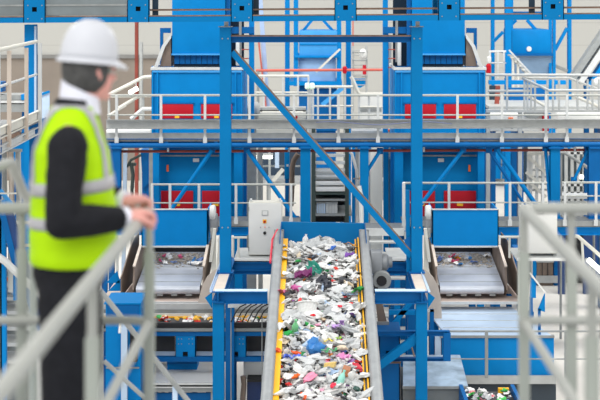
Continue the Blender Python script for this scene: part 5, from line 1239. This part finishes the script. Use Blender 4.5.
for p in (543.5, 548): MB().pbox(p-.9, p+.9, 114.5, 131, D-.15, .1).build('red_post', RED, t)
for p in (492, 520, 602): MB().box(X(p, D), X(p, D)+.12, D+.2, D+.6, 0, Z(124, D)).build('leg', BLUED, t)
def right_rails():
    D = 35.0; t = thing('guard_rail', 'white rails of the raised landing at the upper right', 'railing', (X(565, D), D, Z(110, D)))
    MB().tube(W(486, 74.8, D), W(640, 75.2, D), .035, 8).build('top_rail', GALV, t); MB().pipe([W(600, 90, D+2), W(569, 78, D+1.2), W(523, 78.3, D), W(549, 90.5, D-.6), W(640, 90.5, D-.6)], .035, 8).build('landing_rail', GALV, t)
    MB().tube(W(488, 91, D), W(530, 91, D), .035, 8).build('mid_rail', GALV, t); MB().pipe([W(526, 95, D), W(545, 106, D)], .04, 8).build('stair_rail', CREAM, t); MB().pipe([W(572, 95, D), W(600, 107, D)], .04, 8).build('stair_rail', CREAM, t)
    for p in (507, 524.5, 527.5, 531, 535, 547.5, 553, 559, 567.5, 577.5, 587.5, 592.5, 599): MB().bar(W(p, 112, D-.02), W(p, 79 if p > 515 else 75, D-.02), .05, .04, Vector((0, 1, 0))).build('post', GALV, t)
    for p in (488, 520, 606): MB().bar(Vector((X(p, D), D+.08, 0)), W(p, 112, D+.08), .10, .10, Vector((0, 1, 0))).build('support_post', GALV, t)
    MB().pbox(486, 640, 110, 112.5, D-.06, .25).build('edge_beam', GALV, t)
right_rails()
def gallery():
    D = 41.0; t = thing('inclined_gallery', 'steep conveyor gallery rising out of the right picture edge', 'conveyor', (X(595, D), D+.5, 0))
    p, q = W(574, 80, D), W(628, 0, D); u = (q-p).normalized(); n = Vector((u.z, 0, -u.x))
    for off, w, m, nm in ((-.08, .16, GALVD, 'upper_chord'), (.16, .16, GALVL, 'belt_cover'), (.42, .10, BLUE, 'middle_chord'), (.98, .14, PALE, 'lower_chord')):
        MB().bar(p+n*off, q+n*off, w, .5, Vector((0, 1, 0))).build(nm, m, t)
    for i in range(9): MB().bar(p+u*(.3+.33*i)+n*.42, p+u*(.3+.33*i)+n*.98, .07, .07, Vector((0, 1, 0))).build('lattice_bar', BLUE, t)
    MB().bar(p+n*1.5+Vector((0, .4, 0)), q+n*1.5+Vector((0, .4, 0)), 1.0, .1, Vector((0, 1, 0))).build('underside', mat('dark_mottled_sheet', (44, 40, 42), .8, var=.3), t)  # dark mottled sheet along the gallery's underside
    for i in (1.0,): MB().ibeam(Vector((p.x+.4, D+.2, 0)), Vector((p.x+.4, D+.2, p.z+.2)), .14, .14).build('leg', BLUED, t)
    MB().ball(W(598.5, 82, D-.5), .16, .12, .14).build('lamp', WHITE, t)
    MB().bar(W(598.5, 82, D-.5), W(598.5, 82, D+.3), .03, .03).build('lamp_arm', GALVD, t)
gallery()

# left background: stair rails, lamp beside the man's face
def left_stairs():
    D = 40.0; t = thing('stair_rail', 'pale stair rails rising behind the man\'s face left of the left machine', 'railing', (X(125, D), D, 0))
    MB().pipe([W(106, 96, D), W(143.5, 77.2, D), W(152, 76.5, D)], .05, 8).build('hand_rail', CREAM, t); MB().pipe([W(119, 108, D), W(139, 96, D)], .05, 8).build('stringer', CREAM, t); MB().pipe([W(106, 96.2, D), W(152, 95.7, D)], .045, 8).build('level_rail', CREAM, t)
    MB().pipe([W(108, 116, D), W(126, 105, D)], .04, 8).build('mid_rail', CREAM, t); MB().pipe([W(131, 119, D-.3), W(143, 109, D-.3), W(152, 109, D-.3)], .06, 8).build('lower_rail', GALVL, t)
    for p in (109, 117, 143): MB().tube(Vector((X(p, D), D+.05, 0)), W(p, 96, D+.05), .04, 6).build('post', GALV, t)
left_stairs()
t = thing('tube_lamp', 'lit white tube lamp on the stair rail in front of the man\'s face', 'lamp', W(133, 91, 39.8))
MB().bar(W(129, 93.6, 39.8), W(138, 88.4, 39.8), .11, .10).build('housing', GALVL, t); MB().tube(W(129.3, 93, 39.72), W(137.7, 88, 39.72), .065, 10).build('tube', LAMP, t); MB().bar(W(136, 90, 39.85), W(136, 81.3, 40.0), .03, .03).build('bracket', GALVD, t)
t = thing('conveyor_box', 'white topped conveyor behind the walkway beside the man\'s chest', 'conveyor', (X(130, 37), 37, 0)); D = 37.0
MB().pbox(106, 151, 129.5, 134, D, .8, .03).build('cover', WHITE, t)
for p in (108, 148): MB().box(X(p, D), X(p, D)+.1, D+.2, D+.6, 0, Z(133, D)).build('leg', GALVD, t)
t = thing('linkage', 'dark scissor like linkage with a leaning blue post left of the left machine', 'linkage', (X(135, 38), 38, 0)); D = 38.0
MB().bar(Vector((X(123, D), D, 0)), W(125.5, 149, D), .10, .1, Vector((0, 1, 0))).build('pale_post', PALE, t); MB().prism([W(140.5, 150, D), W(150, 150, D), W(151, 181, D), W(143, 189, D)], (0, .5, 0)).build('blue_leg', BLUED, t)
MB().pipe([W(127, 167, D), W(131, 160, D), W(141, 155, D)], .04, 6).build('bent_arm', GREENP, t); MB().pipe([W(131, 163, D), W(133, 175, D), W(132, 189, D)], .05, 6).build('strut', GREENP, t); MB().pbox(129, 136, 163, 166, D, .1).build('joint_plate', GREENP, t)
MB().bar(Vector((X(146, D), D+.2, 0)), W(146, 160, D+.2), .2, .2, Vector((0, 1, 0))).build('foot', BLUED, t); MB().bar(Vector((X(132, D), D+.05, 0)), W(132, 189, D+.05), .08, .08, Vector((0, 1, 0))).build('foot', GREENP, t)
# ---------------------------------------------------------------- side walkway along the left, seen beside the man
def side_walk():
    xw = -4.57; t = thing('side_walkway', 'raised galvanised side walkway at the left picture edge left of the man', 'walkway', (xw-.5, 21.5, 0))
    y0, y1 = 17.0, 22.8; dz = 6.05
    MB().box(xw-1.1, xw, y0, y1, dz-.04, dz).build('grating', GRATE, t)
    MB().channel((xw, y0, dz+.02), (xw, y1, dz+.08), .05, .16).build('toe_board', CREAM, t)
    MB().channel((xw, y0, dz-.22), (xw, y1, dz-.16), .06, .12).build('side_beam', GALVL, t)
    MB().tube((xw, y0, 7.24), (xw, 22.55, 7.33), .030, 10).build('top_rail', CREAM, t); MB().tube((xw, y0, 6.72), (xw, 22.55, 6.80), .02, 10).build('mid_rail', GALVL, t)
    for y in (18.6, 19.75, 20.45, 21.65, 22.7): MB().bar((xw+.03, y, dz-.2), (xw+.03, y, 7.26 if y < 22.6 else 7.30), .055, .045, Vector((0, 1, 0))).build('post', BEIGE if y in (20.45, 21.65) else GALVL, t)
    for y in (20.0, 22.6):
        for x in (xw-.05, xw-1.05): MB().ibeam((x, y, 0), (x, y, dz-.05), .12, .12).build('leg', BLUED, t)
    MB().tube((xw-1.1, 17, 7.22), (xw-1.1, 22.5, 7.22), .03, 8).build('back_rail', GREENP, t); MB().tube((xw-1.1, 17, 6.7), (xw-1.1, 22.5, 6.7), .025, 8).build('back_rail', GREENP, t)
    for y in (18.5, 20.4, 22.4): MB().bar((xw-1.1, y, dz), (xw-1.1, y, 7.25), .05, .05, Vector((0, 1, 0))).build('back_post', GALV, t)
    c = MB().pipe([(xw-.9, 21.2, 6.05), (xw-.86, 21.25, 6.5), (xw-.8, 21.3, 6.85), (xw-.95, 21.2, 6.95), (xw-.8, 21.15, 6.7), (xw-.78, 21.2, 6.05)], .035, 8).build('hanging_cable', BROWN, t)
    MB().cbox(xw-.85, xw-.62, 21.1, 21.2, 6.72, 6.86, .01).build('junction_box', WHITE, t)
side_walk()
D = 24.6; xm = X(31, D)
t = thing('steel_column', 'blue column carrying the overhead conveyor at the left behind the man', 'column', (xm, D, 0))
MB().ibeam((xm, D, 0), (xm, D, Z(24.5, D)), .19, .2, .016, Vector((0, 1, 0))).build('shaft', BLUE, t); MB().box(X(35.6, D), X(37.6, D), D-.12, D-.09, 0, Z(26, D)).build('pale_edge', PALE, t); MB().cbox(xm-.2, xm+.2, D-.2, D+.2, 0, .03, .005).build('foot_plate', BLUED, t)
t = thing('waste_hopper', 'blue hopper side with a rusty slanting lip left of the man', 'hopper', (X(20, 25.6), 26, 0)); D = 25.4
MB().prism([W(10, 140, D), W(28.5, 127.5, D), W(28.5, 200, D), W(22, 186, D), W(12.5, 163, D)], (0, 1.2, 0)).build('side', BLUE, t); MB().prism([W(28.6, 127, D+.1), W(34.5, 122, D+.1), W(33, 200, D+.1), W(28.6, 200, D+.1)], (0, 1.1, 0)).build('flank', BLUEP, t)  # flank's darker blue stands in for its shade
MB().bar(W(6.5, 139, D-.06), W(20, 132.5, D-.06), .12, .10).build('rusty_lip', RUST, t); MB().bar(W(12, 125, D-.04), W(38, 117, D-.04), .1, .14).build('upper_lip', CREAM, t)
for p in (14, 30): MB().box(X(p, D)-.06, X(p, D)+.06, D+.2, D+.4, 0, Z(168, D)).build('leg', BLUED, t)
t = thing('display_board', 'white board with a blue edge standing behind the man\'s shoulder', 'board', (X(44, 30), 30, 0)); D = 30.0
MB().pbox(41, 49.5, 92, 124, D, .03, .004).build('panel', PALE, t); MB().pbox(40, 41.4, 94, 126, D-.01, .06).build('frame', BLUE, t); MB().bar(W(40, 94.5, D-.01), W(49.5, 91.5, D-.01), .05, .05).build('frame', BLUE, t); MB().box(X(44, D), X(46, D), D+.02, D+.08, 0, Z(124, D)).build('stand', GALVD, t)
# small conveyor and ducts behind the side walkway
t = thing('conveyor', 'grey conveyor with a blue end behind the side walkway at the left edge', 'conveyor', (X(10, 33), 33, 0)); D = 33.0
MB().pbox(-40, 24, 95, 100, D, .8).build('side', GALVD, t); MB().pbox(-40, 26, 104, 112, D+.02, .8).build('lower_side', GALVD, t); MB().pbox(-40, 25, 100.5, 103, D-.02, .3).build('top', GALVL, t); MB().pbox(21, 26, 94.5, 100, D-.05, .9).build('end_box', BLUE, t); MB().pbox(-40, 2, 82, 92, D, .4).build('drive_box', BLUED, t)
for p in (-20, 20): MB().box(X(p, D), X(p, D)+.12, D+.2, D+.5, 0, Z(111, D)).build('leg', BLUED, t)
# stair tower below the left landing
def tower():
    D = 19.0; t = thing('stair_tower', 'galvanised stair tower with blue diagonal braces at the lower left edge', 'stairs', (X(10, D), D+.5, 0))
    for k, y in enumerate((268, 283, 297, 311, 327, 343, 360)): MB().pbox(-30, 33, y, y+3.5, D+.35, .5).build('tread', GALVL, t)
    for k, y in enumerate((274, 288, 303)): MB().pbox(-30, 33, y, y+4.5, D+.9, .04).build('riser', GALVD, t)
    MB().pbox(-30, 40, 262, 430, D+1.6, .05).build('back_sheet', mat('grey_back_sheet', (132, 138, 138), .7, var=.25, scale=4), t)
    for a, b, c, d, m in ((3, 212, 17, 268, BLUED), (8, 210, 40, 318, MATS['shaded_deep_blue']), (27, 285, 38, 330, BLUED)): MB().bar(W(a, b, D), W(c, d, D), .08, .10).build('diagonal_brace', m, t)
    MB().bar(W(3.5, 222, D-.02), W(15.5, 268, D-.02), .02, .03).build('cable', GALVL, t)
    for p in (-1, 3, 39): MB().bar(Vector((X(p, D), D+.1, 0)), W(p, 200, D+.1), .08, .08, Vector((0, 1, 0))).build('post', BLUE if p > 0 and p < 10 else GALV, t)
    MB().bar(W(11, 225, D+.2), W(11, 292, D+.2), .07, .07, Vector((0, 1, 0))).build('inner_post', CREAM, t); MB().bar(W(15.5, 228, D+.2), W(15.5, 300, D+.2), .05, .05, Vector((0, 1, 0))).build('inner_post', BLUE, t)
    MB().bar(W(5, 222, D+.22), W(14, 212, D+.22), .05, .07).build('strut', CREAM, t); MB().bar(W(-4, 222.5, D+.2), W(40, 222.5, D+.2), .03, .04).build('ledger', CREAM, t); MB().bar(W(-4, 246, D+.2), W(40, 245, D+.2), .03, .04).build('ledger', CREAM, t)
    MB().pipe([W(-4, 255, D-.1), W(6, 262, D-.1), W(20, 276, D-.1), W(42, 296, D-.1)], .05, 8).build('hand_rail', GALVL, t)
    for a, b, c in ((5, 280, ORANGE), (10, 292, PALE)): MB().pbox(a+1, a+5, b-2, b+3.6, D+.5, .2, .01).build('fitting', c, t)
    for p in (4, 11, 18): MB().tube(W(p, 150, D+1.8), W(p+1, 215, D+1.8), .04, 6).build('conduit', GALV if p != 11 else BEIGE, t)
    for p in (-25, 36): MB().ibeam((X(p, D), D+1.5, 0), (X(p, D), D+1.5, Z(262, D)), .12, .12).build('leg', BLUED, t)
    MB().pbox(0, 16, 193, 194.2, D+.5, .05).build('rail', CREAM, t); MB().bar(W(0, 190, D+.6), W(12, 205, D+.6), .05, .05).build('rail', BLUEL, t)
    MB().bar(W(-2, 150, D+1.7), W(22, 150.5, D+1.7), .04, .04).build('conduit_bar', GALVD, t)
    for p in (4, 18): MB().tube(Vector((X(p, D+1.7), D+1.75, 0)), W(p, 149, D+1.75), .03, 6).build('mast', GALVD, t)
tower()
# stair from the visitor platform, descending to the right behind the man
def down_stair():
    D = 13.0; t = thing('stair_rail', 'galvanised stair rails descending right behind the man\'s legs', 'railing', (X(140, D), D, 0))
    a, b = W(100, 290, D), W(196, 411, D); u = (b-a).normalized()
    MB().tube(a, b+u*.6, .024, 10).build('hand_rail', GALVD, t); c, d = W(104, 361, D), W(146, 399, D); MB().tube(c, d+(d-c).normalized()*.8, .020, 10).build('mid_rail', GALVD, t)
    for p, y in ((101, 291), (175, 384.5)): MB().bar(Vector((X(p, D), D+.03, 0)), W(p, y, D+.03), .045, .03, Vector((0, 1, 0))).build('post', PALE if p > 170 else GALVD, t)
    MB().bar(W(96, 425, D+.02), W(190, 530, D+.02), .03, .2).build('stringer', GALVD, t)
    MB().tube(W(121, 316.5, D), W(119.5, 333, D), .012, 6).build('latch_rod', WHITE, t)
down_stair()

GR = {'sorting_machine': 'sorting machines either side of the portal', 'discharge_conveyor': 'hooded discharge belts', 'control_cabinet': 'control cabinets', 'brace': 'tube braces under the upper walkway',
      'steel_column': 'steel columns', 'crate': 'crates on the stair tower shelf', 'tube_lamp': 'lit tube lamps', 'guard_rail': 'guard rails', 'funnel_plate': 'rounded beige funnel plates', 'conveyor_box': 'white conveyor covers behind the walkway',
      'platform_deck': 'visitor platform decks', 'cable_tray': 'cable trays', 'stair_rail': 'stair rails', 'platform': 'service platforms', 'walkway': 'walkways'}
for o in list(COL.objects):
    if o.parent is None and 'label' in o and 'group' not in o:
        n = o.name.split('.')[0]
        if n in GR: o['group'] = GR[n]
        elif n.startswith('plastic_') or n == 'carton': o['group'] = 'coloured waste pieces on the inclined belt'
# ---------------------------------------------------------------- light and camera
w = bpy.data.worlds.new('daylight'); SC.world = w; w.use_nodes = True
bg = w.node_tree.nodes['Background']; bg.inputs[0].default_value = (1.0, .985, .965, 1); bg.inputs[1].default_value = .92
def area(name, loc, rot, sx, sy, p, c=(1, .98, .95)):
    l = bpy.data.lights.new(name, 'AREA'); l.shape = 'RECTANGLE'; l.size = sx; l.size_y = sy; l.energy = p; l.color = c
    o = bpy.data.objects.new(name, l); COL.objects.link(o); o.location = loc; o.rotation_euler = rot
for y, pw in ((24, 900), (36, 1100)):
    for x in (-10, 10): area('overhead_fill', (x, y, 15.5), (0, 0, 0), 5, 3, pw)  # unseen area lights added overhead to brighten the middle of the hall
sl = bpy.data.lights.new('soft_fill_sun', 'SUN'); sl.energy = 1.5; sl.angle = math.radians(55); sl.color = (1, .99, .97)  # broad sun added behind the camera to brighten surfaces facing it
so = bpy.data.objects.new('soft_fill_sun', sl); COL.objects.link(so); so.location = (-4, 0, 18); so.rotation_euler = (math.radians(42), 0, math.radians(-10))
cam = bpy.data.cameras.new('camera'); co = bpy.data.objects.new('camera', cam); COL.objects.link(co)
co.location = (0, 0, EYE); co.rotation_euler = (math.radians(90), 0, 0)
cam.sensor_width = 36; cam.lens = 36*F/600; cam.shift_x = (300-CX)/600; cam.shift_y = -200/600
cam.clip_end = 300; cam.clip_start = .1
cam.dof.use_dof = True; cam.dof.focus_distance = 24.5; cam.dof.aperture_fstop = 2.8
SC.camera = co
vs = SC.view_settings; SC.display_settings.display_device = 'sRGB'
vs.view_transform = 'Standard'; vs.look = 'None'; vs.exposure = 0.12; vs.gamma = 1.0; vs.use_curve_mapping = False
